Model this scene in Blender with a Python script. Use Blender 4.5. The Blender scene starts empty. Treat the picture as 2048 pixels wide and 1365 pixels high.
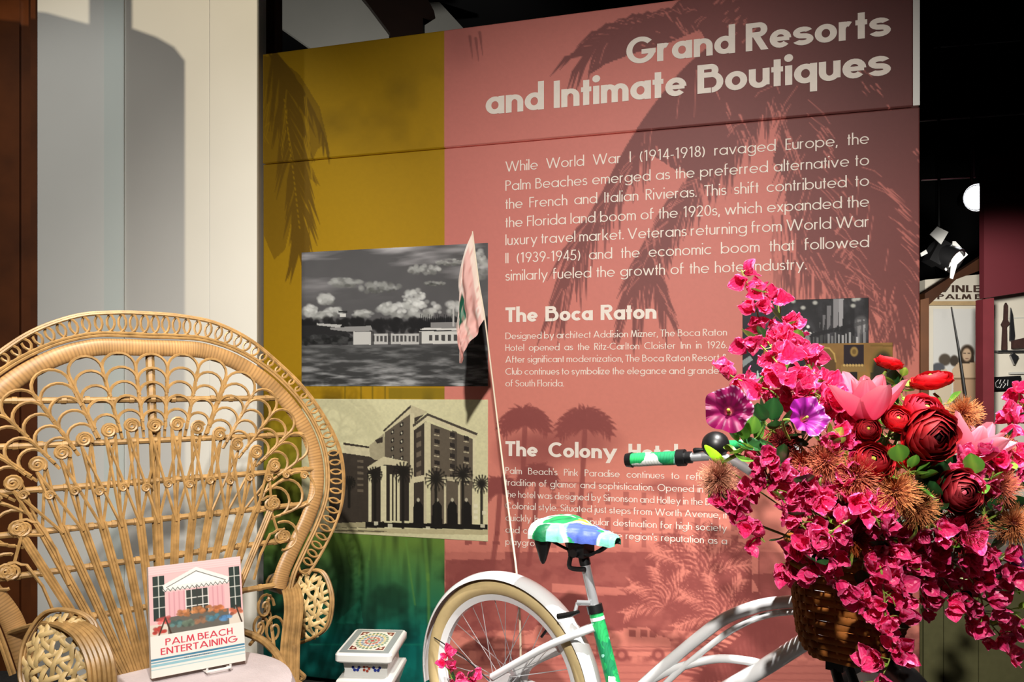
import bpy, bmesh, math, random
import numpy as np
from mathutils import Vector, Matrix, Euler

SC = bpy.context.scene
COL = SC.collection
R = math.radians
PI = math.pi
random.seed(7)
RNG = np.random.default_rng(7)

# ---------------------------------------------------------------- camera, world, lights, exposure
F_PX = 1500.0            # focal length in pixels of a 2048 wide frame
EYE = Vector((0.0, 0.0, 1.32))
HORIZON = 772.0
cam_data = bpy.data.cameras.new('camera')
cam_data.sensor_width = 36.0
cam_data.lens = F_PX / 2048.0 * 36.0
cam_data.shift_y = (HORIZON - 682.5) / 2048.0
cam_data.clip_start = 0.05
cam = bpy.data.objects.new('camera', cam_data)
cam.location = EYE
cam.rotation_euler = (R(90), 0, 0)
COL.objects.link(cam)
SC.camera = cam

world = bpy.data.worlds.new('world')
SC.world = world
world.use_nodes = True
world.node_tree.nodes['Background'].inputs[0].default_value = (0.9, 0.93, 1.0, 1)
world.node_tree.nodes['Background'].inputs[1].default_value = 0.05

SC.view_settings.view_transform = 'Standard'
SC.view_settings.look = 'None'
SC.view_settings.gamma = 1.0
SC.view_settings.use_curve_mapping = False
SC.view_settings.exposure = 0.0


def spot(name, loc, aim, energy, size, blend=0.5, radius=0.04, color=(1, 1, 1)):
    d = bpy.data.lights.new(name, 'SPOT')
    d.energy = energy
    d.spot_size = R(size)
    d.spot_blend = blend
    d.shadow_soft_size = radius
    d.color = color
    o = bpy.data.objects.new(name, d)
    o.location = loc
    o.rotation_euler = (Vector(aim) - Vector(loc)).to_track_quat('-Z', 'Y').to_euler()
    COL.objects.link(o)
    return o


WARM = (1.0, 0.86, 0.68)
NEUT = (1.0, 0.95, 0.88)
COOL = (0.96, 1.0, 0.98)
spot('key_spot', (-0.15, -0.9, 3.15), (0.32, 3.1, 0.42), 780, 74, 1.0, 0.05, NEUT)
spot('bicycle_spot', (0.80, 0.95, 3.75), (0.60, 1.85, 0.9), 1100, 41, 0.75, 0.03, (1.0, 0.96, 0.92))
WARM_AT = (0.35, 0.6, 4.30)
COOL_AT = (-1.60, 0.2, 4.30)
spot('wall_warm_spot', WARM_AT, (-1.75, 3.4, 1.5), 390, 52, 0.4, 0.003, (1.0, 0.86, 0.62))
spot('wall_cool_spot', COOL_AT, (-1.9, 3.4, 1.3), 110, 50, 0.5, 0.003, COOL)
spot('wall_fill_spot', (-1.45, -3.1, 2.3), (-1.95, 3.4, 1.75), 400, 32, 0.8, 0.03, (1.0, 0.95, 0.87))
spot('chair_spot', (-0.35, 0.9, 3.6), (-0.9, 2.05, 0.9), 230, 36, 0.6, 0.04, (1.0, 0.91, 0.78))
spot('case_spot', (2.25, 3.6, 1.85), (3.6, 5.9, 1.45), 260, 60, 0.6, 0.05, NEUT)
spot('roof_spot', (-1.2, 5.0, 2.6), (-1.3, 6.4, 4.2), 60, 80, 0.6, 0.1, NEUT)

# ---------------------------------------------------------------- helpers


def at(px, py, depth):
    """a point of the place seen in the photograph at (px, py), at a distance along +Y"""
    return Vector(((px - 1024.0) / F_PX * depth, depth, EYE.z + (HORIZON - py) / F_PX * depth))


def srgb(r, g, b):
    def f(c):
        c /= 255.0
        return c / 12.92 if c <= 0.04045 else ((c + 0.055) / 1.055) ** 2.4
    return (f(r), f(g), f(b))


def lin(a):
    a = np.clip(a / 255.0, 0, 1)
    return np.where(a <= 0.04045, a / 12.92, ((a + 0.055) / 1.055) ** 2.4)


MATS = {}


def mat(name, col, rough=0.5, metal=0.0, noise=None, bump=None, spec=0.5, emit=None, trans=0.0, coat=0.0):
    """procedural material; noise = (scale, amount), bump = (scale, strength)"""
    if name in MATS:
        return MATS[name]
    m = bpy.data.materials.new(name)
    m.use_nodes = True
    nt = m.node_tree
    b = nt.nodes['Principled BSDF']
    b.inputs['Roughness'].default_value = rough
    b.inputs['Metallic'].default_value = metal
    b.inputs['Specular IOR Level'].default_value = spec
    b.inputs['Coat Weight'].default_value = coat
    b.inputs['Base Color'].default_value = (*col, 1)
    tc = nt.nodes.new('ShaderNodeTexCoord')
    if noise:
        n = nt.nodes.new('ShaderNodeTexNoise')
        n.inputs['Scale'].default_value = noise[0]
        n.inputs['Detail'].default_value = 4
        nt.links.new(tc.outputs['Object'], n.inputs['Vector'])
        rp = nt.nodes.new('ShaderNodeValToRGB')
        a = noise[1]
        rp.color_ramp.elements[0].position = 0.3
        rp.color_ramp.elements[1].position = 0.7
        rp.color_ramp.elements[0].color = (*[c * (1 - a) for c in col], 1)
        rp.color_ramp.elements[1].color = (*[min(1, c * (1 + a)) for c in col], 1)
        nt.links.new(n.outputs['Fac'], rp.inputs['Fac'])
        nt.links.new(rp.outputs['Color'], b.inputs['Base Color'])
    if bump:
        n = nt.nodes.new('ShaderNodeTexNoise')
        n.inputs['Scale'].default_value = bump[0]
        nt.links.new(tc.outputs['Object'], n.inputs['Vector'])
        bp = nt.nodes.new('ShaderNodeBump')
        bp.inputs['Strength'].default_value = bump[1]
        bp.inputs['Distance'].default_value = 0.01
        nt.links.new(n.outputs['Fac'], bp.inputs['Height'])
        nt.links.new(bp.outputs['Normal'], b.inputs['Normal'])
    if emit:
        b.inputs['Emission Color'].default_value = (*emit[0], 1)
        b.inputs['Emission Strength'].default_value = emit[1]
    if trans:
        t = nt.nodes.new('ShaderNodeBsdfTranslucent')
        t.inputs['Color'].default_value = (*col, 1)
        mx = nt.nodes.new('ShaderNodeMixShader')
        mx.inputs[0].default_value = trans
        out = nt.nodes['Material Output']
        nt.links.new(b.outputs[0], mx.inputs[1])
        nt.links.new(t.outputs[0], mx.inputs[2])
        nt.links.new(mx.outputs[0], out.inputs['Surface'])
    MATS[name] = m
    return m


def attr_mat(name, rough=0.5, trans=0.0, spec=0.4, vary=0.0, bump=None):
    """colour comes from the mesh's own colour attribute (printed or grown pattern)"""
    if name in MATS:
        return MATS[name]
    m = bpy.data.materials.new(name)
    m.use_nodes = True
    nt = m.node_tree
    b = nt.nodes['Principled BSDF']
    b.inputs['Roughness'].default_value = rough
    b.inputs['Specular IOR Level'].default_value = spec
    a = nt.nodes.new('ShaderNodeAttribute')
    a.attribute_name = 'Col'
    src = a.outputs['Color']
    if vary:
        oi = nt.nodes.new('ShaderNodeObjectInfo')
        mr = nt.nodes.new('ShaderNodeMapRange')
        mr.inputs['To Min'].default_value = 1 - vary
        mr.inputs['To Max'].default_value = 1 + vary
        nt.links.new(oi.outputs['Random'], mr.inputs['Value'])
        hs = nt.nodes.new('ShaderNodeHueSaturation')
        nt.links.new(src, hs.inputs['Color'])
        nt.links.new(mr.outputs[0], hs.inputs['Value'])
        src = hs.outputs['Color']
    nt.links.new(src, b.inputs['Base Color'])
    if bump:
        tc = nt.nodes.new('ShaderNodeTexCoord')
        n = nt.nodes.new('ShaderNodeTexNoise')
        n.inputs['Scale'].default_value = bump[0]
        nt.links.new(tc.outputs['Object'], n.inputs['Vector'])
        bp = nt.nodes.new('ShaderNodeBump')
        bp.inputs['Strength'].default_value = bump[1]
        bp.inputs['Distance'].default_value = 0.005
        nt.links.new(n.outputs['Fac'], bp.inputs['Height'])
        nt.links.new(bp.outputs['Normal'], b.inputs['Normal'])
    if trans:
        t = nt.nodes.new('ShaderNodeBsdfTranslucent')
        nt.links.new(src, t.inputs['Color'])
        mx = nt.nodes.new('ShaderNodeMixShader')
        mx.inputs[0].default_value = trans
        out = nt.nodes['Material Output']
        nt.links.new(b.outputs[0], mx.inputs[1])
        nt.links.new(t.outputs[0], mx.inputs[2])
        nt.links.new(mx.outputs[0], out.inputs['Surface'])
    MATS[name] = m
    return m


def smooth(pts, n=6, closed=False):
    """Catmull-Rom through the points"""
    P = [Vector(p) for p in pts]
    out = []
    N = len(P)
    segs = N if closed else N - 1
    for i in range(segs):
        if closed:
            p0, p1, p2, p3 = P[(i - 1) % N], P[i], P[(i + 1) % N], P[(i + 2) % N]
        else:
            p0, p1, p2, p3 = P[max(i - 1, 0)], P[i], P[i + 1], P[min(i + 2, N - 1)]
        for k in range(n):
            t = k / n
            out.append(0.5 * ((2 * p1) + (p2 - p0) * t + (2 * p0 - 5 * p1 + 4 * p2 - p3) * t * t
                              + (3 * p1 - p0 - 3 * p2 + p3) * t ** 3))
    if not closed:
        out.append(P[-1].copy())
    return out


class MB:
    """collects shapes and links them as ONE mesh object"""

    def __init__(self):
        self.v, self.f, self.m, self.c = [], [], [], []
        self.mi = 0
        self.col = None

    def add(self, verts, faces, cols=None):
        b = len(self.v)
        self.v += [tuple(p) for p in verts]
        self.f += [tuple(i + b for i in f) for f in faces]
        self.m += [self.mi] * len(faces)
        if cols is None:
            cols = [self.col or (1, 1, 1)] * len(verts)
        self.c += list(cols)

    def box(self, c, s, rot=None):
        x, y, z = s[0] / 2, s[1] / 2, s[2] / 2
        vs = [Vector((a, b, d)) for a in (-x, x) for b in (-y, y) for d in (-z, z)]
        if rot is not None:
            vs = [rot @ v for v in vs]
        vs = [v + Vector(c) for v in vs]
        self.add(vs, [(0, 1, 3, 2), (4, 6, 7, 5), (0, 4, 5, 1), (2, 3, 7, 6), (0, 2, 6, 4), (1, 5, 7, 3)])

    def rbox(self, c, s, r, rot=None, n=3):
        """box with rounded vertical corners"""
        x, y, z = s[0] / 2, s[1] / 2, s[2] / 2
        ring = []
        for cx, cy, a0 in ((x - r, y - r, 0), (-x + r, y - r, 90), (-x + r, -y + r, 180), (x - r, -y + r, 270)):
            for k in range(n + 1):
                a = R(a0 + 90 * k / n)
                ring.append((cx + r * math.cos(a), cy + r * math.sin(a)))
        N = len(ring)
        e = min(r * 0.4, z * 0.5)
        levels = [(-z, 1 - e / max(x, y)), (-z + e, 1), (z - e, 1), (z, 1 - e / max(x, y))]
        vs = []
        for zz, k in levels:
            for (a, b) in ring:
                v = Vector((a * k, b * k, zz))
                vs.append((rot @ v if rot is not None else v) + Vector(c))
        fs = []
        for l in range(3):
            for i in range(N):
                j = (i + 1) % N
                fs.append((l * N + i, l * N + j, (l + 1) * N + j, (l + 1) * N + i))
        fs.append(tuple(reversed(range(N))))
        fs.append(tuple(range(3 * N, 4 * N)))
        self.add(vs, fs)

    def tube(self, pts, r, n=8, closed=False, caps=True, flat=None, up=None, cols=None):
        """sweep; r a number or one per point; flat = (width factor, height factor) with up = side axis"""
        P = [Vector(p) for p in pts]
        N = len(P)
        rr = [r] * N if not hasattr(r, '__len__') else r
        vs, fs, cc = [], [], []
        ref = None
        for i in range(N):
            if closed:
                t = P[(i + 1) % N] - P[(i - 1) % N]
            else:
                t = P[min(i + 1, N - 1)] - P[max(i - 1, 0)]
            if t.length < 1e-9:
                t = Vector((0, 0, 1))
            t.normalize()
            if up is not None:
                a = Vector(up) - t * t.dot(Vector(up))
            elif ref is None:
                a = Vector((0, 0, 1)) if abs(t.z) < 0.9 else Vector((1, 0, 0))
                a = a - t * t.dot(a)
            else:
                a = ref - t * t.dot(ref)
            if a.length < 1e-6:
                a = t.orthogonal()
            a.normalize()
            ref = a
            b = t.cross(a)
            fa, fb = flat if flat else (1, 1)
            for k in range(n):
                an = 2 * PI * k / n
                vs.append(P[i] + a * (math.cos(an) * rr[i] * fa) + b * (math.sin(an) * rr[i] * fb))
                if cols:
                    cc.append(cols[i])
        for i in range(N if closed else N - 1):
            j = (i + 1) % N
            for k in range(n):
                l = (k + 1) % n
                fs.append((i * n + k, i * n + l, j * n + l, j * n + k))
        if caps and not closed:
            fs.append(tuple(reversed(range(n))))
            fs.append(tuple(range((N - 1) * n, N * n)))
        self.add(vs, fs, cc if cols else None)

    def lathe(self, prof, n=24, M=None, cap=True):
        """profile of (radius, z)"""
        vs, fs = [], []
        for (r, z) in prof:
            for k in range(n):
                a = 2 * PI * k / n
                v = Vector((r * math.cos(a), r * math.sin(a), z))
                vs.append(M @ v if M is not None else v)
        for i in range(len(prof) - 1):
            for k in range(n):
                l = (k + 1) % n
                fs.append((i * n + k, i * n + l, (i + 1) * n + l, (i + 1) * n + k))
        if cap:
            fs.append(tuple(reversed(range(n))))
            fs.append(tuple(range((len(prof) - 1) * n, len(prof) * n)))
        self.add(vs, fs)

    def prism(self, pts, to3, t0, t1):
        """flat outline extruded; to3(x, y, depth) gives the 3D point"""
        n = len(pts)
        vs = [to3(x, y, t0) for x, y in pts] + [to3(x, y, t1) for x, y in pts]
        fs = [tuple(range(n)), tuple(reversed(range(n, 2 * n)))]
        for i in range(n):
            j = (i + 1) % n
            fs.append((i, i + n, j + n, j))
        self.add(vs, fs)

    def build(self, name, mats, parent=None, shade=True, loc=None, fix=True):
        me = bpy.data.meshes.new(name)
        me.from_pydata(self.v, [], self.f)
        mats = mats if isinstance(mats, (list, tuple)) else [mats]
        for m in mats:
            me.materials.append(m)
        me.polygons.foreach_set('material_index', self.m)
        if any(c != (1, 1, 1) for c in self.c):
            a = me.color_attributes.new('Col', 'FLOAT_COLOR', 'POINT')
            arr = np.ones((len(self.v), 4), dtype=np.float32)
            arr[:, :3] = np.array(self.c, dtype=np.float32)
            a.data.foreach_set('color', arr.ravel())
        if fix:
            bm = bmesh.new()
            bm.from_mesh(me)
            bmesh.ops.recalc_face_normals(bm, faces=bm.faces)
            bm.to_mesh(me)
            bm.free()
        if shade:
            me.polygons.foreach_set('use_smooth', [True] * len(me.polygons))
            try:
                me.set_sharp_from_angle(angle=R(38))
            except Exception:
                pass
        me.update()
        o = bpy.data.objects.new(name, me)
        COL.objects.link(o)
        if parent is not None:
            o.parent = parent
        if loc is not None:
            o.location = loc
        return o


def tag(o, label=None, cat=None, group=None, kind=None):
    if label:
        o['label'] = label
    if cat:
        o['category'] = cat
    if group:
        o['group'] = group
    if kind:
        o['kind'] = kind
    return o


def thing(name, label, cat, loc=(0, 0, 0), rot=(0, 0, 0), group=None):
    o = bpy.data.objects.new(name, None)
    o.empty_display_size = 0.05
    o.location = loc
    o.rotation_euler = rot
    COL.objects.link(o)
    return tag(o, label, cat, group)


def struct(o):
    o['kind'] = 'structure'
    return o


# ---------------------------------------------------------------- value noise for prints
_G = RNG.random((64, 64))


def vnoise(x, y, s, oct=3, ox=0.0):
    out = 0
    amp, tot = 1.0, 0.0
    for o in range(oct):
        xs, ys = x / s * 2 ** o + ox + 13.7 * o, y / s * 2 ** o + 7.3 * o + ox
        xi, yi = np.floor(xs).astype(int), np.floor(ys).astype(int)
        fx, fy = xs - xi, ys - yi
        fx, fy = fx * fx * (3 - 2 * fx), fy * fy * (3 - 2 * fy)
        g = lambda a, b: _G[a % 64, b % 64]
        v = (g(xi, yi) * (1 - fx) + g(xi + 1, yi) * fx) * (1 - fy) + (g(xi, yi + 1) * (1 - fx) + g(xi + 1, yi + 1) * fx) * fy
        out = out + amp * v
        tot += amp
        amp *= 0.5
    return out / tot


class Canvas:
    """a printed picture: a fine grid on a flat board, one ink colour per grid point.
    X is one value per column, Y one per point, in drawing units."""

    def __init__(self, X, Y):
        self.X, self.Y = X, Y
        self.c = np.zeros(Y.shape + (3,))

    def win(self, x0, y0, x1, y1):
        j0, j1 = np.searchsorted(self.X, x0), np.searchsorted(self.X, x1)
        if j1 <= j0:
            return None
        sub = self.Y[:, j0:j1]
        rows = np.where((sub.max(1) >= y0) & (sub.min(1) <= y1))[0]
        if len(rows) == 0:
            return None
        i0, i1 = rows[0], rows[-1] + 1
        xx = np.broadcast_to(self.X[None, j0:j1], (i1 - i0, j1 - j0))
        return (slice(i0, i1), slice(j0, j1)), xx, self.Y[i0:i1, j0:j1]

    def mix(self, sl, a, rgb):
        a = a[..., None]
        rgb = np.asarray(rgb, float)
        self.c[sl] = self.c[sl] * (1 - a) + rgb * a

    def mul(self, sl, a, k):
        self.c[sl] *= (1 - a * (1 - np.asarray(k, float)))[..., None] if np.ndim(k) == 0 else (1 - a[..., None] * (1 - np.asarray(k, float)))

    def line(self, p, q, w0, w1, rgb=None, a=1.0, soft=1.6, k=None):
        m = max(w0, w1) + soft + 1
        w = self.win(min(p[0], q[0]) - m, min(p[1], q[1]) - m, max(p[0], q[0]) + m, max(p[1], q[1]) + m)
        if not w:
            return
        sl, x, y = w
        dx, dy = q[0] - p[0], q[1] - p[1]
        L = dx * dx + dy * dy + 1e-9
        t = np.clip(((x - p[0]) * dx + (y - p[1]) * dy) / L, 0, 1)
        d = np.hypot(x - p[0] - t * dx, y - p[1] - t * dy)
        al = np.clip((w0 + (w1 - w0) * t - d) / soft + 0.5, 0, 1) * a
        if k is not None:
            self.mul(sl, al, k)
        else:
            self.mix(sl, al, rgb)

    def path(self, pts, w, rgb=None, a=1.0, soft=1.6, k=None):
        for p, q in zip(pts[:-1], pts[1:]):
            self.line(p, q, w, w, rgb, a, soft, k)

    def poly(self, pts, rgb=None, a=1.0, k=None):
        xs, ys = [p[0] for p in pts], [p[1] for p in pts]
        w = self.win(min(xs) - 1, min(ys) - 1, max(xs) + 1, max(ys) + 1)
        if not w:
            return
        sl, x, y = w
        ins = np.zeros(x.shape, bool)
        n = len(pts)
        for i in range(n):
            x0, y0 = pts[i]
            x1, y1 = pts[(i + 1) % n]
            if y0 == y1:
                continue
            ins ^= ((y0 > y) != (y1 > y)) & (x < (x1 - x0) * (y - y0) / (y1 - y0) + x0)
        al = ins * float(a)
        if k is not None:
            self.mul(sl, al, k)
        else:
            self.mix(sl, al, rgb)

    def rect(self, x0, y0, x1, y1, rgb=None, a=1.0, k=None):
        self.poly([(x0, y0), (x1, y0), (x1, y1), (x0, y1)], rgb, a, k)

    def ell(self, cx, cy, rx, ry, rgb=None, a=1.0, soft=0.3, k=None):
        w = self.win(cx - rx * 1.4, cy - ry * 1.4, cx + rx * 1.4, cy + ry * 1.4)
        if not w:
            return
        sl, x, y = w
        d = np.hypot((x - cx) / rx, (y - cy) / ry)
        al = np.clip((1 - d) / soft + 0.5, 0, 1) * a
        if k is not None:
            self.mul(sl, al, k)
        else:
            self.mix(sl, al, rgb)

    def build(self, name, V, m, parent=None, thick=None, loc=None):
        """V: (rows, cols, 3) points. thick: vector to a back face, closing the board"""
        nv, nu = self.Y.shape
        co = V.reshape(-1, 3)
        base = [co]
        ii = np.arange(nv * nu).reshape(nv, nu)
        q = np.stack([ii[:-1, :-1], ii[:-1, 1:], ii[1:, 1:], ii[1:, :-1]], -1).reshape(-1, 4)
        faces = [q]
        cols = [lin(self.c.reshape(-1, 3))]
        if thick is not None:
            ring = np.concatenate([ii[0, :], ii[1:, -1], ii[-1, -2::-1], ii[-2:0:-1, 0]])
            nb = len(ring)
            b0 = nv * nu
            base.append(co[ring] + np.array(thick))
            cols.append(cols[0][ring])
            k = np.arange(nb)
            k2 = (k + 1) % nb
            faces.append(np.stack([ring[k], ring[k2], b0 + k2, b0 + k][::-1], -1))
        co = np.concatenate(base).astype(np.float32)
        fc = np.concatenate(faces)
        me = bpy.data.meshes.new(name)
        nf = len(fc)
        me.vertices.add(len(co))
        me.vertices.foreach_set('co', co.ravel())
        extra = [] if thick is None else [np.arange(b0, b0 + nb)]
        loops = np.concatenate([fc.ravel()] + extra).astype(np.int32)
        me.loops.add(len(loops))
        me.loops.foreach_set('vertex_index', loops)
        starts = np.arange(nf) * 4
        totals = np.full(nf, 4)
        if extra:
            starts = np.append(starts, nf * 4)
            totals = np.append(totals, nb)
        me.polygons.add(len(starts))
        me.polygons.foreach_set('loop_start', starts.astype(np.int32))
        me.polygons.foreach_set('loop_total', totals.astype(np.int32))
        me.update(calc_edges=True)
        me.validate()
        a = me.color_attributes.new('Col', 'FLOAT_COLOR', 'POINT')
        arr = np.ones((len(co), 4), np.float32)
        arr[:, :3] = np.concatenate(cols)
        a.data.foreach_set('color', arr.ravel())
        me.materials.append(m)
        o = bpy.data.objects.new(name, me)
        COL.objects.link(o)
        if parent is not None:
            o.parent = parent
        if loc is not None:
            o.location = loc
        return o

# ---------------------------------------------------------------- a geometric sans drawn with strokes


def glyph(ch, w):
    """(advance, polygons) with cap height 1 for stroke weight w"""
    xh, asc, desc = 0.66, 1.05, -0.30
    wh = w * 0.86
    P = []

    def V(x, y0, y1):
        P.append([(x - w / 2, y0), (x + w / 2, y0), (x + w / 2, y1), (x - w / 2, y1)])

    def H(x0, x1, y, t=None):
        t = (t or wh) / 2
        P.append([(x0, y - t), (x1, y - t), (x1, y + t), (x0, y + t)])

    def D(x0, y0, x1, y1, k=1.0):
        L = math.hypot(x1 - x0, y1 - y0)
        h = w * k * L / abs(y1 - y0) / 2
        P.append([(x0 - h, y0), (x0 + h, y0), (x1 + h, y1), (x1 - h, y1)])

    def A(cx, cy, rx, ry, a0, a1, n=18):
        for i in range(n):
            a, b = R(a0 + (a1 - a0) * i / n), R(a0 + (a1 - a0) * (i + 1) / n)
            q = []
            for an, s in ((a, -1), (a, 1), (b, 1), (b, -1)):
                q.append((cx + (rx + s * w / 2) * math.cos(an), cy + (ry + s * wh / 2) * math.sin(an)))
            P.append(q)

    def dot(cx, cy, r):
        P.append([(cx + r * math.cos(2 * PI * i / 14), cy + r * math.sin(2 * PI * i / 14)) for i in range(14)])

    h = w / 2
    bw = xh * 1.02
    bc, by, br, bry = bw / 2, xh / 2, bw / 2 - h, xh / 2 - wh / 2
    nw = 0.36 + w * 1.25
    na = (nw - w) / 2
    if ch == ' ':
        return 0.30, P
    if ch in 'abdgpqoec':
        if ch in 'abdgpqo':
            A(bc, by, br, bry, 0, 360, 26)
        if ch == 'a':
            V(bw - h, 0, xh)
        if ch == 'b':
            V(h, 0, asc)
        if ch == 'd':
            V(bw - h, 0, asc)
        if ch == 'p':
            V(h, desc, xh)
        if ch == 'q':
            V(bw - h, desc, xh)
        if ch == 'g':
            V(bw - h, -0.02, xh)
            A(bc, -0.02, br, 0.28 - wh / 2, -150, 0)
        if ch == 'e':
            A(bc, by, br, bry, 0, 318)
            H(h, bw - h * 0.6, by - 0.01, wh * 0.85)
        if ch == 'c':
            A(bc, by, br, bry, 45, 315)
            return bw * 0.86, P
        return bw, P
    if ch == 'f':
        x = h + 0.05
        V(x, 0, asc - 0.13)
        A(x + 0.13, asc - 0.13 - 0.01, 0.13, 0.14 - wh / 2, 70, 180, 8)
        H(0, 0.24 + w, xh - wh / 2)
        return 0.26 + w * 0.8, P
    if ch in 'hnmr':
        V(h, 0, asc if ch == 'h' else xh)
        if ch == 'r':
            A(h + na * 0.8, xh - na - wh / 2, na * 0.8, na, 62, 180, 8)
            return w + na * 1.15, P
        k = 0.86 if ch == 'm' else 1.0
        A(h + na * k, xh - na - wh / 2, na * k, na, 0, 180, 12)
        V(h + 2 * na * k, 0, xh - na - wh / 2)
        if ch == 'm':
            A(h + na * 3 * k, xh - na - wh / 2, na * k, na, 0, 180, 12)
            V(h + 4 * na * k, 0, xh - na - wh / 2)
            return w + 4 * na * k, P
        return nw, P
    if ch in 'il':
        if ch == 'i':
            V(h, 0, xh)
            dot(h, asc - w * 0.65, w * 0.64)
        else:
            V(h, 0, asc)
        return w, P
    if ch == 'j':
        V(h, -0.22, xh)
        A(h - 0.1, -0.2, 0.1, 0.1, -100, 0, 5)
        dot(h, asc - w * 0.65, w * 0.64)
        return w, P
    if ch == 'k':
        V(h, 0, asc)
        D(w + 0.06, 0.28, w + 0.34, xh)
        D(w + 0.38, 0, w + 0.10, 0.42)
        return w * 1.5 + 0.38, P
    if ch == 's':
        sr = 0.11 + w * 0.45
        ry = (xh - wh) / 4
        A(sr + h, xh - wh / 2 - ry, sr, ry, 25, 270, 12)
        A(sr + h, wh / 2 + ry, sr * 1.08, ry, 90, -155, 12)
        return 2 * sr + w, P
    if ch == 't':
        x = 0.07 + h
        V(x, 0, xh + 0.25)
        H(0, 0.14 + w, xh - wh / 2)
        return 0.15 + w, P
    if ch == 'u':
        V(h, na + wh / 2, xh)
        A(h + na, na + wh / 2, na, na, 180, 360, 12)
        V(nw - h, na + wh / 2 - na, xh)
        return nw, P
    if ch == 'v':
        a = 0.20 + w * 0.5
        D(h, xh, a + h, 0)
        D(2 * a + h, xh, a + h, 0)
        return 2 * a + w, P
    if ch == 'w':
        a = 0.165 + w * 0.42
        for i in range(4):
            D(h + i * a, xh if i % 2 == 0 else 0, h + (i + 1) * a, 0 if i % 2 == 0 else xh)
        return 4 * a + w, P
    if ch == 'x':
        a = 0.36 + w * 0.8
        D(h, xh, a, 0)
        D(a, xh, h, 0)
        return a + h, P
    if ch == 'y':
        a = 0.21 + w * 0.5
        D(h, xh, a + h, 0.02)
        D(2 * a + h, xh, a + h - a * 0.45, desc)
        return 2 * a + w, P
    if ch == 'z':
        a = 0.36 + w * 0.7
        H(0, a, xh - wh / 2)
        H(0, a, wh / 2)
        D(h * 1.3, wh / 2, a - h * 1.3, xh - wh / 2)
        return a, P
    if ch == 'A':
        a = 0.33 + w * 0.35
        D(h, 0, a + h, 1)
        D(2 * a + h, 0, a + h, 1)
        H(a * 0.5, a * 1.5 + w, 0.27)
        return 2 * a + w, P
    if ch in 'BPR':
        V(h, 0, 1)
        r1 = (0.52 if ch != 'B' else 0.46) / 2
        e = 0.10 + w * 0.55
        H(h, w + e, 1 - wh / 2)
        H(h, w + e, 1 - 2 * r1 + wh / 2 - 0.0)
        A(w + e, 1 - r1, r1 - h, r1 - wh / 2, -90, 90, 12)
        wd = w + e + r1
        if ch == 'B':
            r2 = (1 - 2 * r1 + wh) / 2
            H(h, w + e, wh / 2)
            A(w + e + 0.02, r2, r2 - h, r2 - wh / 2, -90, 90, 12)
            wd = w + e + r2 + 0.02
        if ch == 'R':
            D(wd - h * 0.8, 0, w + e * 0.55, 0.52)
            wd += 0.02
        return wd, P
    if ch in 'CGOQ':
        r = 0.5 - h
        if ch == 'C':
            A(0.5, 0.5, r, 0.5 - wh / 2, 48, 312, 26)
            return 0.86, P
        if ch == 'G':
            A(0.5, 0.5, r, 0.5 - wh / 2, 42, 360, 28)
            H(0.52, 1.0, 0.5 - wh / 2 + 0.02)
            return 1.0, P
        A(0.5, 0.5, r, 0.5 - wh / 2, 0, 360, 30)
        return 1.0, P
    if ch == 'D':
        V(h, 0, 1)
        H(h, 0.22 + w, 1 - wh / 2)
        H(h, 0.22 + w, wh / 2)
        A(0.22 + w, 0.5, 0.46 - h, 0.5 - wh / 2, -90, 90, 16)
        return 0.68 + w, P
    if ch in 'EFL':
        V(h, 0, 1)
        a = 0.36 + w * 0.7
        if ch != 'F':
            H(h, a, wh / 2)
        if ch != 'L':
            H(h, a, 1 - wh / 2)
            H(h, a * 0.95, 0.52)
        return a, P
    if ch == 'H':
        V(h, 0, 1)
        a = 0.50 + w
        V(a - h, 0, 1)
        H(h, a - h, 0.52)
        return a, P
    if ch == 'I':
        V(h, 0, 1)
        return w, P
    if ch == 'J':
        V(0.3, 0.2, 1)
        A(0.15 + h, 0.2, 0.15 - h, 0.2 - wh / 2, -170, 0, 8)
        return 0.3 + h, P
    if ch == 'M':
        a = 0.26 + w * 0.3
        D(h, 0, h + a * 0.4, 1)
        D(h + a * 0.4, 1, h + a * 1.25, 0.05)
        D(h + a * 2.1, 1, h + a * 1.25, 0.05)
        D(h + a * 2.5, 0, h + a * 2.1, 1)
        return 2.5 * a + w, P
    if ch == 'N':
        V(h, 0, 1)
        a = 0.52 + w
        D(h, 1, a - h, 0)
        V(a - h, 0, 1)
        return a, P
    if ch == 'S':
        sr = 0.16 + w * 0.4
        ry = (1 - wh) / 4
        A(sr + h, 1 - wh / 2 - ry, sr, ry, 25, 270, 14)
        A(sr + h, wh / 2 + ry, sr * 1.1, ry, 90, -155, 14)
        return 2 * sr + w * 1.05, P
    if ch == 'T':
        a = 0.42 + w
        V(a / 2, 0, 1)
        H(0, a, 1 - wh / 2)
        return a, P
    if ch == 'U':
        V(h, 0.28, 1)
        A(0.28, 0.28, 0.28 - h, 0.28 - wh / 2, 180, 360, 12)
        V(0.56 - h, 0.28, 1)
        return 0.56, P
    if ch == 'V':
        a = 0.32 + w * 0.4
        D(h, 1, a + h, 0)
        D(2 * a + h, 1, a + h, 0)
        return 2 * a + w, P
    if ch == 'W':
        a = 0.25 + w * 0.4
        for i in range(4):
            D(h + i * a, 1 if i % 2 == 0 else 0, h + (i + 1) * a, 0 if i % 2 == 0 else 1)
        return 4 * a + w, P
    if ch == 'Y':
        a = 0.28 + w * 0.4
        V(a + h, 0, 0.45)
        D(h, 1, a + h, 0.42)
        D(2 * a + h, 1, a + h, 0.42)
        return 2 * a + w, P
    if ch == '0':
        A(0.27, 0.5, 0.27 - h, 0.5 - wh / 2, 0, 360, 24)
        return 0.54, P
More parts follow.
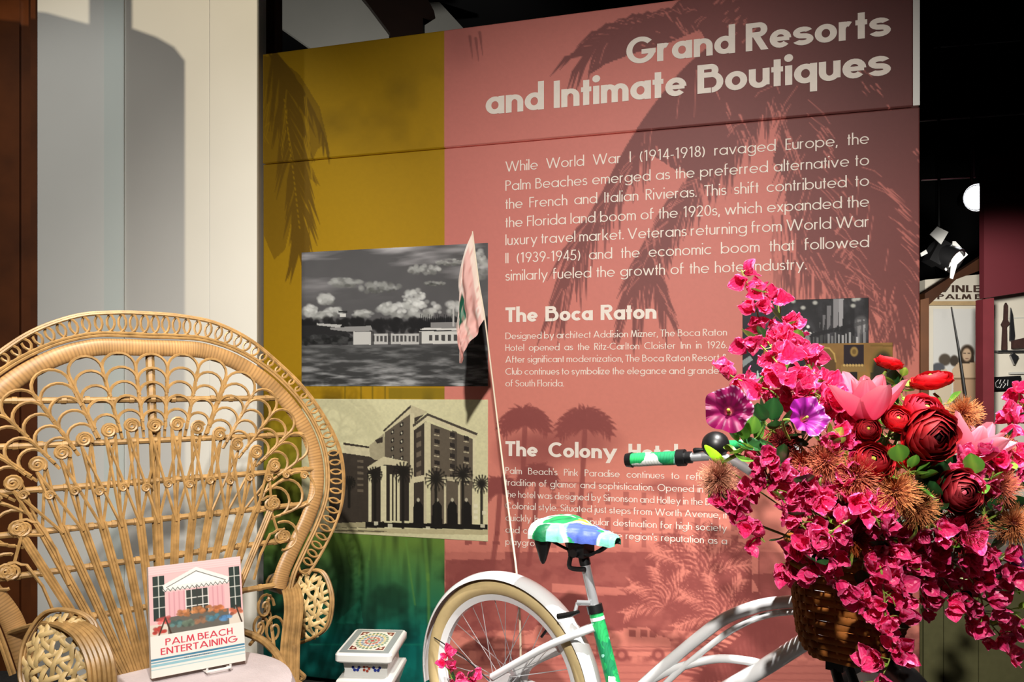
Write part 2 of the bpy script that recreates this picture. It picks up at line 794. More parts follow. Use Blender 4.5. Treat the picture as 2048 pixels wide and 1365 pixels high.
    if ch == '1':
        V(0.26, 0, 1)
        D(0.26 - h * 0.3, 1, 0.10, 0.82)
        return 0.26 + h + 0.08, P
    if ch == '2':
        A(0.26, 0.73, 0.26 - h, 0.27 - wh / 2, -20, 175, 12)
        D(0.04 + h, wh / 2, 0.47, 0.62)
        H(0.0, 0.52, wh / 2)
        return 0.54, P
    if ch == '3':
        A(0.25, 0.75, 0.22 - h, 0.25 - wh / 2, -90, 160, 12)
        A(0.25, 0.27, 0.27 - h, 0.27 - wh / 2, -160, 90, 12)
        return 0.54, P
    if ch == '4':
        V(0.40, 0, 1)
        D(0.05, 0.25, 0.40, 1, 0.9)
        H(0.0, 0.54, 0.25)
        return 0.56, P
    if ch == '5':
        H(0.12, 0.48, 1 - wh / 2)
        D(0.08, 0.5, 0.15, 1)
        A(0.22, 0.31, 0.29 - h, 0.31 - wh / 2, -150, 130, 14)
        return 0.54, P
    if ch in '69':
        s = 1 if ch == '6' else -1
        o = 0 if ch == '6' else 1
        A(0.28, o + s * 0.31, 0.28 - h, 0.31 - wh / 2, 0, 360, 22)
        D(0.06 if s > 0 else 0.50, o + s * 0.42, 0.34 if s > 0 else 0.22, o + s * 1.0)
        return 0.56, P
    if ch == '7':
        H(0, 0.5, 1 - wh / 2)
        D(0.16, 0, 0.45, 1)
        return 0.52, P
    if ch == '8':
        A(0.26, 0.74, 0.21 - h, 0.26 - wh / 2, 0, 360, 18)
        A(0.26, 0.27, 0.26 - h, 0.27 - wh / 2, 0, 360, 18)
        return 0.52, P
    if ch == '(':
        A(0.46, 0.42, 0.40, 0.62, 130, 230, 10)
        return 0.24, P
    if ch == ')':
        A(-0.22, 0.42, 0.40, 0.62, -50, 50, 10)
        return 0.24, P
    if ch == '.':
        dot(h, w * 0.6, w * 0.62)
        return w, P
    if ch == ',':
        D(h * 0.6, -0.16, h * 1.6, w * 1.1)
        return w, P
    if ch == '-':
        H(0, 0.26, 0.33)
        return 0.26, P
    if ch == "'":
        D(h, 0.75, h * 1.2, asc)
        return w, P
    if ch == '&':
        A(0.26, 0.24, 0.24 - h, 0.24 - wh / 2, 60, 330, 14)
        A(0.28, 0.80, 0.17 - h, 0.20 - wh / 2, -40, 220, 12)
        D(0.60, 0, 0.16, 0.72)
        return 0.62, P
    raise ValueError(ch)


def text_mesh(mb, s, x0, x1, y, cap, w, to3, lift=0.0008, track=0.085, just='fit', slant=0.0):
    """one line of lettering from x0 to x1 (x1 None: natural width). to3(x, y, lift)"""
    gl = [(c, *glyph(c, w)) for c in s]
    words = s.split(' ')
    letters = sum(g[1] for g in gl if g[0] != ' ')
    gaps = sum(len(q) - 1 for q in words) * track
    nsp = len(words) - 1
    nat = letters + gaps + nsp * 0.34
    sx, sp = 1.0, 0.34
    if x1 is not None:
        W = (x1 - x0) / cap
        if just == 'scale' or nsp == 0:
            sx = W / nat
        else:
            sx = min(1.10, max(0.78, W / nat))
            sp = (W / sx - letters - gaps) / nsp
    x = 0.0
    for i, (c, adv, polys) in enumerate(gl):
        if c == ' ':
            x += sp - track
            continue
        for j, q in enumerate(polys):
            lf = lift + 1.2e-5 * j
            mb.add([to3(x0 + (x + p[0] + slant * p[1]) * cap * sx, y + p[1] * cap, lf) for p in q], [tuple(range(len(q)))])
        x += adv + track
    return x0 + x * cap * sx

# ---------------------------------------------------------------- the room
floor_m = mat('floor_carpet', srgb(62, 60, 58), 0.9, noise=(60, 0.25))
dark_m = mat('dark_room', srgb(14, 14, 16), 0.8)
brown_m = mat('dark_brown_wood', srgb(98, 50, 18), 0.45, noise=(6, 0.25))
white_m = mat('white_paint', srgb(226, 224, 218), 0.55, noise=(3, 0.02))

b = MB(); b.box((0.6, 3.0, -0.05), (9.6, 13, 0.1)); struct(b.build('floor', floor_m, shade=False))
b = MB(); b.box((0.6, 3.0, 4.75), (9.6, 13, 0.1)); struct(b.build('ceiling', dark_m, shade=False))
b = MB(); b.box((0.6, 9.45, 2.35), (9.6, 0.1, 4.7)); struct(b.build('wall_back', dark_m, shade=False))
b = MB(); b.box((-4.15, 3.0, 2.35), (0.1, 13, 4.7)); struct(b.build('wall_left', dark_m, shade=False))
b = MB(); b.box((5.35, 3.0, 2.35), (0.1, 13, 4.7)); struct(b.build('wall_right', dark_m, shade=False))
b = MB(); b.box((0.6, -3.45, 2.35), (9.6, 0.1, 4.7)); struct(b.build('wall_front', dark_m, shade=False))

# white display wall behind the chair, with its shallow pilaster faces
WY = 3.40
xa, xb, xc, xd = [(p - 1024) / F_PX * WY for p in (75, 250, 421, 515)]
b = MB()
b.box(((xa + xd) / 2, WY + 0.06, 2.0), (xd - xa, 0.12, 4.0))
w = b.build('wall_display', white_m, shade=False); struct(w)
b = MB(); b.box(((xc + xd) / 2, WY - 0.004, 2.0), (xd - xc, 0.008, 4.0)); struct(b.build('trim_1', white_m, shade=False))
b = MB(); b.box((xb - 0.045, WY - 0.005, 2.0), (0.09, 0.01, 4.0)); struct(b.build('trim_2', mat('painted_light_stripe', srgb(218, 224, 218), 0.4, noise=(3, 0.02)), shade=False))  # bright cool stripe of light, painted into this strip's colour


def baffle(name, lamp, outline, k):
    """ceiling baffle board standing in a wall lamp's beam: outline is where its shadow edge meets the wall"""
    L = Vector(lamp)
    mb = MB()
    def pt(x, y, t):
        return L + (at(x, y, WY) - L) * k + Vector((0, t, 0))
    mb.prism(outline, pt, 0, 0.012)
    return struct(mb.build(name, dark_m, shade=False))


baffle('added_arch_blocker', WARM_AT, [(-60, 1420), (-60, 20), (75, 34), (178, 62), (178, -160), (250, -160), (250, 66), (300, 84), (335, 104), (357, 132), (357, 1420)], 0.27)  # added unseen board, cut to cast the arched shadow on the wall
baffle('added_spill_blocker', WARM_AT, [(517, -300), (1100, -300), (1100, 1420), (517, 1420)], 0.27)  # added unseen board, keeps the warm beam off the exhibit panel
baffle('added_cool_blocker', COOL_AT, [(250, -200), (620, -200), (620, 1420), (250, 1420)], 0.27)  # added unseen board, gives the cool beam its sharp right edge
# dark brown door and post either side
b = MB()
b.box((-2.75, WY + 0.10, 1.6), (1.18, 0.06, 3.2))
b.box((-2.75 - 0.02, WY + 0.065, 1.6), (1.0, 0.02, 3.0))
b.box((-2.19, WY + 0.05, 1.6), (0.03, 0.03, 3.2))
struct(b.build('door_1', brown_m, shade=False))
b = MB(); b.box((-2.75, WY + 0.08, 3.6), (1.18, 0.1, 0.8)); struct(b.build('trim_3', brown_m, shade=False))
b = MB(); b.box(((536 - 1024) / F_PX * 3.72, 3.72, 1.95), (0.105, 0.12, 3.9)); struct(b.build('trim_4', brown_m, shade=False))

# ---------------------------------------------------------------- the exhibit panel
PC, PT = 3.10, 0.2715
AL = math.atan(PT)
U3 = Vector((math.cos(AL), -math.sin(AL), 0))
N3 = Vector((-math.sin(AL), -math.cos(AL), 0))


def pplane(px):
    a = (px - 1024.0) / F_PX
    y = PC / (1 + PT * a)
    return a * y, y


PX0, PY0 = pplane(527)
PO = Vector((PX0, PY0, 0))


def pu(px):
    x, y = pplane(px)
    return (x - PX0) / math.cos(AL)


def pv(px, py):
    return EYE.z + (HORIZON - py) / F_PX * pplane(px)[1]


def pw(u, v, lift=0.0):
    return PO + U3 * u + N3 * lift + Vector((0, 0, v))


def print_canvas(u0, u1, v0, v1, du, lift=0.0):
    """a Canvas on the panel plane, drawn in the units of the photograph"""
    nu, nv = max(2, int((u1 - u0) / du)), max(2, int((v1 - v0) / du))
    us, vs = np.linspace(u0, u1, nu), np.linspace(v1, v0, nv)
    x = PO.x + U3.x * us
    y = PO.y + U3.y * us
    X = 1024 + x / y * F_PX
    Y = HORIZON - (vs[:, None] - EYE.z) / y[None, :] * F_PX
    V = np.zeros((nv, nu, 3))
    V[..., 0] = x[None] + N3.x * lift
    V[..., 1] = y[None] + N3.y * lift
    V[..., 2] = vs[:, None]
    return Canvas(X, Y), V


print_m = attr_mat('printed_ink', rough=0.55, spec=0.25)
letter_m = mat('white_lettering', srgb(238, 226, 214), 0.6, noise=(40, 0.03))

PINK = np.array((203, 121, 111))
OCHRE = np.array((170, 131, 14))


def frond(C, pts, n, l0, l1, a0, a1, sides=(1, -1), w=3.2, droop=0.35, jit=0.15, rgb=(1, 1, 1), seed=1, al=1.0, spine=3.0, slit=0.0):
    cut = []
    rn = random.Random(seed)
    P = [Vector((p[0], p[1], 0)) for p in pts]
    S = smooth(P, 10)
    if spine:
        C.path([(p.x, p.y) for p in S], spine, rgb, al)
    N = len(S)
    for i in range(n):
        t = (i + 0.5) / n
        k = min(int(t * (N - 1)), N - 2)
        p = S[k].lerp(S[k + 1], t * (N - 1) - k)
        tg = (S[k + 1] - S[k]).normalized()
        for s in sides:
            L = (l0 + (l1 - l0) * t) * (1 + rn.uniform(-jit, jit))
            an = R((a0 + (a1 - a0) * t) * s + rn.uniform(-6, 6))
            d = Vector((tg.x * math.cos(an) - tg.y * math.sin(an), tg.x * math.sin(an) + tg.y * math.cos(an), 0))
            m = p + d * (L * 0.5)
            d2 = (d + Vector((0, droop, 0))).normalized()
            e = m + d2 * (L * 0.5)
            C.line((p.x, p.y), (m.x, m.y), w * 0.9, w, rgb, al)
            C.line((m.x, m.y), (e.x, e.y), w, 0.4, rgb, al)
            if slit and rn.random() < slit:
                o = rn.uniform(-2, 2)
                q = p.lerp(m, rn.uniform(0.2, 0.8))
                f = m.lerp(e, rn.uniform(0.2, 0.9))
                cut.append(((q.x + o, q.y), (m.x + o, m.y), (f.x + o, f.y)))
    for k in cut:
        C.path(k, 0.8, (0, 0, 0), 0.8)


def paint_mural(C):
    X = np.broadcast_to(C.X[None, :], C.Y.shape)
    Y = C.Y
    left = X < 889
    # grounds: ochre turning to green and teal on the left, pink on the right
    t1 = np.clip((Y - 790) / 290, 0, 1)[..., None]
    t2 = np.clip((Y - 1090) / 190, 0, 1)[..., None]
    L = OCHRE * (1 - t1) + np.array((98, 130, 54)) * t1
    L = L * (1 - t2) + np.array((8, 104, 96)) * t2
    pk = np.broadcast_to(PINK, L.shape) + (np.clip((Y - 500) / 400, 0, 1)[..., None] * np.array((10, 8, 2)))
    C.c[:] = np.where(left[..., None], L, pk)
    # faint clouds on the ochre
    n = vnoise(X, Y, 130, 4)
    cl = np.clip((n - 0.52) * 4, 0, 1) * np.clip((Y - 110) / 60, 0, 1) * np.clip((330 - Y) / 80, 0, 1) * (X > 640) * left
    C.c *= (1 - 0.16 * cl)[..., None]
    M = Canvas(C.X, C.Y)
    one = (1, 1, 1)
    zero = (0, 0, 0)
    # hanging frond on the ochre
    M.poly([(527, 112), (560, 118), (600, 150), (640, 215), (656, 280), (636, 300), (622, 330), (640, 372), (612, 352),
            (612, 420), (598, 470), (584, 440), (570, 500), (548, 520), (527, 470)], one, 0.55)
    frond(M, [(548, 100), (572, 190), (590, 330), (600, 440), (598, 500)], 34, 130, 70, 24, 16, w=3.4, droop=0.5, seed=3, spine=3)
    frond(M, [(540, 110), (585, 160), (630, 230), (655, 290)], 10, 60, 40, 20, 14, (1,), w=3, droop=0.9, seed=4, spine=2)
    for k in range(24):
        y = 200 + k * 11
        x = 570 + (y - 200) * 0.115
        C_l = (x - 0.6, y), (x + 0.6, y + 4)
        M.line(*C_l, 1.2, 1.2, zero, 0.8)
    for k in range(16):
        x = 535 + (k * 37 % 110)
        M.line((x, 170 + (k * 53 % 120)), (x + (14 if x > 575 else -10), 240 + (k * 53 % 150)), 1.0, 0.4, zero, 0.7)
    # the palm across the top right, dark ink over the pink
    M.poly([(1420, -60), (1900, -60), (1900, 480), (1835, 520), (1780, 560), (1720, 610), (1650, 560), (1600, 470), (1585, 380),
            (1545, 320), (1575, 240), (1520, 230), (1470, 330), (1420, 360), (1350, 340), (1290, 300), (1265, 275), (1300, 225),
            (1365, 150), (1420, 95), (1400, 60), (1330, 90), (1260, 110), (1210, 130), (1180, 150), (1200, 90), (1260, 60), (1330, 30)], one, 1.0)
    M.poly([(1560, 250), (1838, 240), (1838, 480), (1800, 530), (1750, 600), (1690, 620), (1640, 560), (1600, 500), (1572, 400)], one, 0.92)
    frond(M, [(1430, 30), (1330, 36), (1240, 60), (1170, 110)], 26, 40, 90, 40, 20, (1, -1), w=3.2, droop=0.9, seed=5, slit=0.28)
    frond(M, [(1440, 80), (1360, 150), (1270, 270), (1200, 400), (1130, 560)], 60, 130, 120, 46, 14, (-1,), w=4.0, droop=0.9, seed=6, slit=0.28)
    frond(M, [(1290, 290), (1220, 390), (1165, 470), (1130, 570)], 40, 110, 130, 8, 6, (1, -1), w=3.6, droop=0.5, seed=16, slit=0.28)
    frond(M, [(1560, 160), (1450, 310), (1360, 420), (1290, 540), (1270, 600)], 56, 90, 110, 30, 16, (1, -1), w=4, droop=0.9, seed=7, slit=0.28)
    frond(M, [(1300, 500), (1310, 560), (1330, 620)], 16, 60, 70, 30, 14, (1, -1), w=3, droop=0.6, seed=8, slit=0.28)
    frond(M, [(1600, 160), (1620, 330), (1660, 470), (1720, 590)], 46, 110, 150, 44, 20, (1, -1), w=4, droop=0.5, seed=9, slit=0.28)
    frond(M, [(1690, 300), (1760, 430), (1800, 560), (1790, 680)], 44, 90, 120, 40, 20, (1, -1), w=4, droop=0.5, seed=10, slit=0.28)
    frond(M, [(1640, 500), (1690, 560), (1740, 620)], 18, 70, 80, 34, 20, (1, -1), w=3, droop=0.5, seed=11, slit=0.28)
    for (x, y) in ((960, 66), (940, 74), (952, 78)):
        M.line((x, y), (x + 6, y + 46), 3, 0.4, one, 0.6)
    M.ell(925, 90, 30, 40, one, 0.18, soft=1.2)
    rn = random.Random(77)
    for _ in range(90):
        x = rn.uniform(1545, 1660)
        y = rn.uniform(430, 560)
        M.line((x, y), (x + rn.uniform(-8, 8), y + rn.uniform(40, 85)), rn.uniform(1.5, 3.2), 0.3, one, 1.0)
    # light showing between the leaves
    rn = random.Random(12)
    for (xa_, ya_, xb_, yb_, n_, l_, dx, dy) in (
            (1255, 60, 1350, 100, 9, 10, 0.9, 0.3), (1345, 20, 1400, 90, 14, 18, 0.5, 0.8), (1430, 10, 1500, 70, 18, 14, 0.6, -0.6),
            (1320, 300, 1440, 420, 30, 34, 0.25, 1.0), (1250, 350, 1330, 520, 26, 40, 0.2, 1.0), (1530, 170, 1600, 330, 22, 34, 0.35, 1.0),
            (1420, 200, 1520, 300, 18, 26, 0.4, 1.0), (1640, 270, 1700, 420, 20, 24, 0.6, 0.8), (1765, 365, 1830, 490, 26, 34, 0.8, 0.75),
            (1660, 470, 1705, 560, 16, 16, 0.6, -0.8), (1600, 500, 1700, 600, 24, 40, 0.5, 0.9), (1440, 380, 1560, 470, 24, 44, 0.2, 1),
            (1700, 100, 1830, 330, 14, 22, 0.5, 0.6), (1730, 560, 1800, 660, 14, 30, 0.2, 1.0)):
        for _ in range(n_):
            t = rn.random()
            x = xa_ + (xb_ - xa_) * t + rn.uniform(-14, 14)
            y = ya_ + (yb_ - ya_) * t + rn.uniform(-26, 26)
            q = rn.uniform(0.5, 1.1) * l_
            M.line((x, y), (x + dx * q, y + dy * q), rn.uniform(0.8, 2.2), 0.5, zero, 0.85)
    M.poly([(1440, 420), (1545, 380), (1562, 450), (1562, 570), (1540, 620), (1400, 620), (1410, 500)], zero, 0.55)
    k = np.where(left[..., None], np.array((0.66, 0.63, 0.8)), np.array((0.62, 0.60, 0.63)) * (1 - 0.24 * np.clip((X - 1450) / 300, 0, 1) * np.clip((420 - Y) / 300, 0, 1))[..., None])
    C.c *= 1 - M.c * (1 - k)

    # the tinted street photograph along the bottom
    M = Canvas(C.X, C.Y)
    n1 = vnoise(X, Y, 46, 4, 3.1)
    n2 = vnoise(X, Y * 1.4, 16, 3, 9.7)
    right = (X >= 889)
    band = np.clip((Y - 1085) / 40, 0, 1) * right
    tex = np.clip((n1 - 0.42) * 8, 0, 1) * 0.62 + np.clip((n2 - 0.46) * 7, 0, 1) * 0.38
    road = np.clip((Y - 1318) / 14, 0, 1)
    M.c[:] = (band * (tex * (1 - road) + 0.30 * road))[..., None]
    M.rect(892, 1105, 1700, 1262, one, 0.72)
    # clipped hedge, lit verge, dark windows of the pale hotel front
    M.rect(1015, 955, 1500, 1088, zero, 0.15)
    for i in range(14):
        x = 1030 + i * 36
        for y in (985, 1036, 1070):
            M.rect(x, y, x + 11, y + 26, one, 0.5)
    for y in (962, 1012, 1060):
        M.line((1010, y), (1500, y + 16), 2, 2, one, 0.4)
    M.line((1010, 1008), (1500, 1024), 3, 3, zero, 0.5)
    M.poly([(1105, 1168), (1215, 1176), (1330, 1172), (1330, 1188), (1215, 1192), (1105, 1186)], zero, 0.7)
    M.ell(1190, 1225, 110, 34, one, 0.7)
    M.ell(960, 1150, 40, 30, one, 0.6)
    M.rect(892, 1088, 1010, 1120, zero, 0.6)
    for x in (930, 958, 985):
        M.rect(x, 1083, x + 14, 1090, one, 0.8)
    # palms of the street photograph
    for (x, y0, y1, r, s) in ((1050, 850, 1130, 46, 21), (1170, 855, 1090, 52, 22), (1000, 985, 1150, 34, 23), (1075, 960, 1130, 34, 24)):
        M.path([(x, y0), (x - 6, (y0 + y1) / 2), (x - 18, y1)], 5, one, 0.8)
        for j in range(13):
            an = R(-200 + j * 18)
            e = (x + math.cos(an) * r, y0 + math.sin(an) * r * 0.7)
            frond(M, [(x, y0), ((x + e[0]) / 2, (y0 + e[1]) / 2 - 8), (e[0], e[1] + 6)], 8, 26, 16, 50, 40, w=2.4, droop=0.8, seed=s + j, al=0.8, spine=2)
    M.ell(1060, 905, 60, 40, one, 0.65, soft=0.8)
    M.ell(1150, 885, 78, 34, one, 0.55, soft=0.8)
    M.ell(1330, 975, 40, 16, one, 0.5, soft=0.8)
    for (x, y, r, s) in ((1400, 1165, 110, 31), (1330, 1215, 80, 32), (1440, 1240, 90, 33)):
        for j in range(15):
            an = R(-190 + j * 14.3)
            e = (x + math.cos(an) * r, y + math.sin(an) * r)
            frond(M, [(x, y), ((x + e[0]) / 2, (y + e[1]) / 2 - 10), e], 12, 30, 20, 45, 40, w=1.8, droop=0.4, seed=s + j,
                  rgb=zero if j % 3 == 0 else one, al=0.75, spine=2)
    M.poly([(1505, 1080), (1516, 1080), (1516, 1185), (1505, 1185)], zero, 0.9)
    M.poly([(1520, 1100), (1600, 1100), (1600, 1190), (1520, 1190)], zero, 0.4)
    # parked old cars
    for (x, y, L, dk) in ((1222, 1255, 118, 0), (1040, 1250, 150, 0), (1400, 1290, 90, 0)):
        M.poly([(x, y + 58), (x, y + 24), (x + L * .16, y + 18), (x + L * .22, y + 2), (x + L * .62, y), (x + L * .8, y + 16), (x + L, y + 24), (x + L * 1.02, y + 58)], zero, 0.85)
        for q in (0.30, 0.5, 0.66):
            M.rect(x + L * q, y + 6, x + L * (q + 0.12), y + 20, one, 0.75)
        for q in (0.18, 0.8):
            M.ell(x + L * q, y + 56, 13, 13, one, 0.9)
            M.ell(x + L * q, y + 56, 6, 6, zero, 0.6)
        M.line((x, y + 40), (x + L, y + 40), 1.2, 1.2, one, 0.5)
    M.line((892, 1300), (1700, 1304), 2.5, 2.5, one, 0.5)
    for y in (1330, 1345, 1358):
        M.line((892, y), (1900, y + 4), 1.4, 1.4, one, 0.35)
    # fallen leaf shadow across the road of the print
    M.poly([(1500, 1150), (1640, 1140), (1640, 1290), (1560, 1330), (1430, 1365), (1380, 1365), (1470, 1280), (1540, 1220)], one, 0.85)
    frond(M, [(1640, 1160), (1560, 1220), (1470, 1290), (1400, 1360)], 30, 60, 60, 60, 60, (1, -1), w=2.6, droop=0.1, seed=41, spine=6)
    k = np.array((0.66, 0.56, 0.60))
    C.c *= 1 - np.where(right[..., None], M.c, 0) * (1 - k)

    # tinted garden on the green part
    st = vnoise(X * 4.0, Y * 0.45, 90, 3, 21.0)
    g = np.clip((Y - 770) / 30, 0, 1) * left
    C.c *= (1 - 0.30 * g * np.clip((st - 0.42) * 4, 0, 1))[..., None]
    n3 = vnoise(X, Y, 60, 4, 5.0)
    g2 = np.clip((Y - 1085) / 60, 0, 1) * left
    C.c *= (1 - 0.42 * g2 * np.clip((n3 - 0.40) * 4, 0, 1))[..., None]
    lt = np.array((112, 160, 70))
    for (p, w_) in (([(812, 1080), (818, 1130), (830, 1210)], 3.0), ([(850, 1080), (856, 1160)], 7.0), ([(856, 1150), (858, 1250)], 6.0),
                    ([(722, 1090), (718, 1150)], 3.0), ([(742, 1080), (738, 1120)], 2.0), ([(690, 1085), (700, 1130)], 2.0)):
        C.path(p, w_ / 2, lt * 0.9, 0.6, soft=3)
    tl = np.array((30, 140, 110))
    C.poly([(670, 1248), (720, 1200), (726, 1248)], tl, 0.35)
    C.rect(840, 1250, 889, 1300, tl, 0.25)
    C.line((620, 1290), (889, 1290), 1.5, 1.5, tl, 0.4)
    C.ell(750, 1200, 60, 46, (26, 70, 48), 0.35, soft=0.9)
    # slats and a trunk between the two photographs
    for x in (690, 722, 745, 770):
        C.line((x, 774), (x, 800), 1.2, 1.2, (90, 76, 10), 0.7)
    C.rect(778, 776, 889, 798, (120, 104, 20), 0.6)
    # a darker line where the green meets a strip of pale
    sp = vnoise(X, Y, 5, 2, 2.0)
    C.c *= (0.985 + 0.03 * sp)[..., None]


u_end = pu(1839)
v_seam = pv(527, 327)
v_top = pv(527, 110)
v_bot = 0.02
SEAM = 0.007
BACK = tuple(-N3 * 0.04)

lower = thing('exhibit_panel', 'large pink, ochre and green exhibit panel of hotel history text below the seam', 'display panel',
              tuple(PO + U3 * (u_end / 2)))
upper = thing('header_panel', 'upper header panel with the big white title, above the long horizontal seam', 'display panel',
              tuple(PO + U3 * (u_end / 2) + Vector((0, 0, v_seam))))
LOFF = -Vector(lower.location)
UOFF = -Vector(upper.location)

C, V = print_canvas(0, u_end, v_bot, v_seam - SEAM, 0.0045)
paint_mural(C)
C.build('printed_board', V, print_m, lower, BACK, LOFF)
C, V = print_canvas(0, u_end - 0.022, v_seam, v_top, 0.0045, 0.004)
paint_mural(C)
C.build('printed_board', V, print_m, upper, BACK, UOFF)
b = MB()
for z0, z1 in ((v_seam, v_top),):
    c = (pw(u_end - 0.011, (z0 + z1) / 2, -0.016))
    b.box(c, (0.022, 0.04, z1 - z0), Matrix.Rotation(-AL, 3, 'Z'))
o = b.build('edge_strip', white_m, upper, shade=False, loc=UOFF)
tag(o, 'white edge strip')
b = MB(); b.box(pw(u_end / 2, v_seam - SEAM / 2, -0.03), (u_end, 0.02, SEAM), Matrix.Rotation(-AL, 3, 'Z'))
tag(b.build('seam_batten', brown_m, lower, shade=False, loc=LOFF), 'dark seam')


def lettering(name, lines, cap_px, w, parent, off, lift=0.0012, label=None, track=0.085):
    """lines: (words, left px, right px or None, baseline py at the left)"""
    mb = MB()
    for (s, x0, x1, y) in lines:
        cap = cap_px / F_PX * pplane(x0)[1]
        text_mesh(mb, s, pu(x0), None if x1 is None else pu(x1), pv(x0, y), cap, w, pw, lift, track)
    o = mb.build(name, letter_m, parent, shade=False, loc=off, fix=False)
    if label:
        tag(o, label)
    return o


lettering('title_lettering', [('Grand Resorts', 1253, 1780, 131), ('and Intimate Boutiques', 972, 1780, 231)], 53, 0.208, upper, UOFF, 0.0056, 'bold white title', 0.05)
lettering('paragraph_lettering', [
    ('While World War I (1914-1918) ravaged Europe, the', 1011, 1738, 344),
    ('Palm Beaches emerged as the preferred alternative to', 1011, 1738, 382),
    ('the French and Italian Rivieras. This shift contributed to', 1011, 1738, 418.5),
    ('the Florida land boom of the 1920s, which expanded the', 1011, 1738, 455.5),
    ('luxury travel market. Veterans returning from World War', 1011, 1738, 491),
    ('II (1939-1945) and the economic boom that followed', 1011, 1738, 527),
    ('similarly fueled the growth of the hotel industry.', 1011, 1613, 562)], 20.5, 0.098, lower, LOFF, label='white introduction paragraph')
lettering('heading_lettering', [('The Boca Raton', 1011, 1313, 645)], 29.5, 0.22, lower, LOFF, track=0.05, label='bold white heading The Boca Raton')
lettering('paragraph_lettering', [
    ('Designed by architect Addision Mizner, The Boca Raton', 1011, 1454, 679),
    ('Hotel opened as the Ritz-Carlton Cloister Inn in 1926.', 1011, 1454, 702.5),
    ('After significant modernization, The Boca Raton Resort &', 1011, 1454, 726),
    ('Club continues to symbolize the elegance and grandeur', 1011, 1454, 750),
    ('of South Florida.', 1011, 1128, 773.5)], 13.2, 0.108, lower, LOFF, label='small white paragraph under The Boca Raton')
lettering('heading_lettering', [('The Colony Hotel', 1011, 1356, 912.5)], 29.5, 0.22, lower, LOFF, track=0.05, label='bold white heading The Colony Hotel')
lettering('paragraph_lettering', [
    ("Palm Beach's Pink Paradise continues to reflect a", 1011, 1454, 948),
    ('tradition of glamor and sophistication. Opened in 1947,', 1011, 1454, 971.5),
    ('the hotel was designed by Simonson and Holley in the British', 1011, 1454, 995),
    ('Colonial style. Situated just steps from Worth Avenue, it', 1011, 1454, 1018),
    ('quickly became a popular destination for high society', 1011, 1454, 1042),
    ("and celebrities cementing the region's reputation as a", 1011, 1454, 1066),
    ('playground', 1011, 1096, 1090)], 13.2, 0.108, lower, LOFF, label='small white paragraph under The Colony Hotel')

# ---------------------------------------------------------------- photographs printed on the panel


def photo(name, x0, x1, yt, yb, paint, label, du=0.0024):
    C, V = print_canvas(pu(x0), pu(x1), pv(x0, yb), pv(x0, yt), du, 0.0016)
    paint(C, np.broadcast_to(C.X[None, :], C.Y.shape), C.Y)
    return tag(C.build(name, V, print_m, lower, tuple(-N3 * 0.0012), LOFF), label)


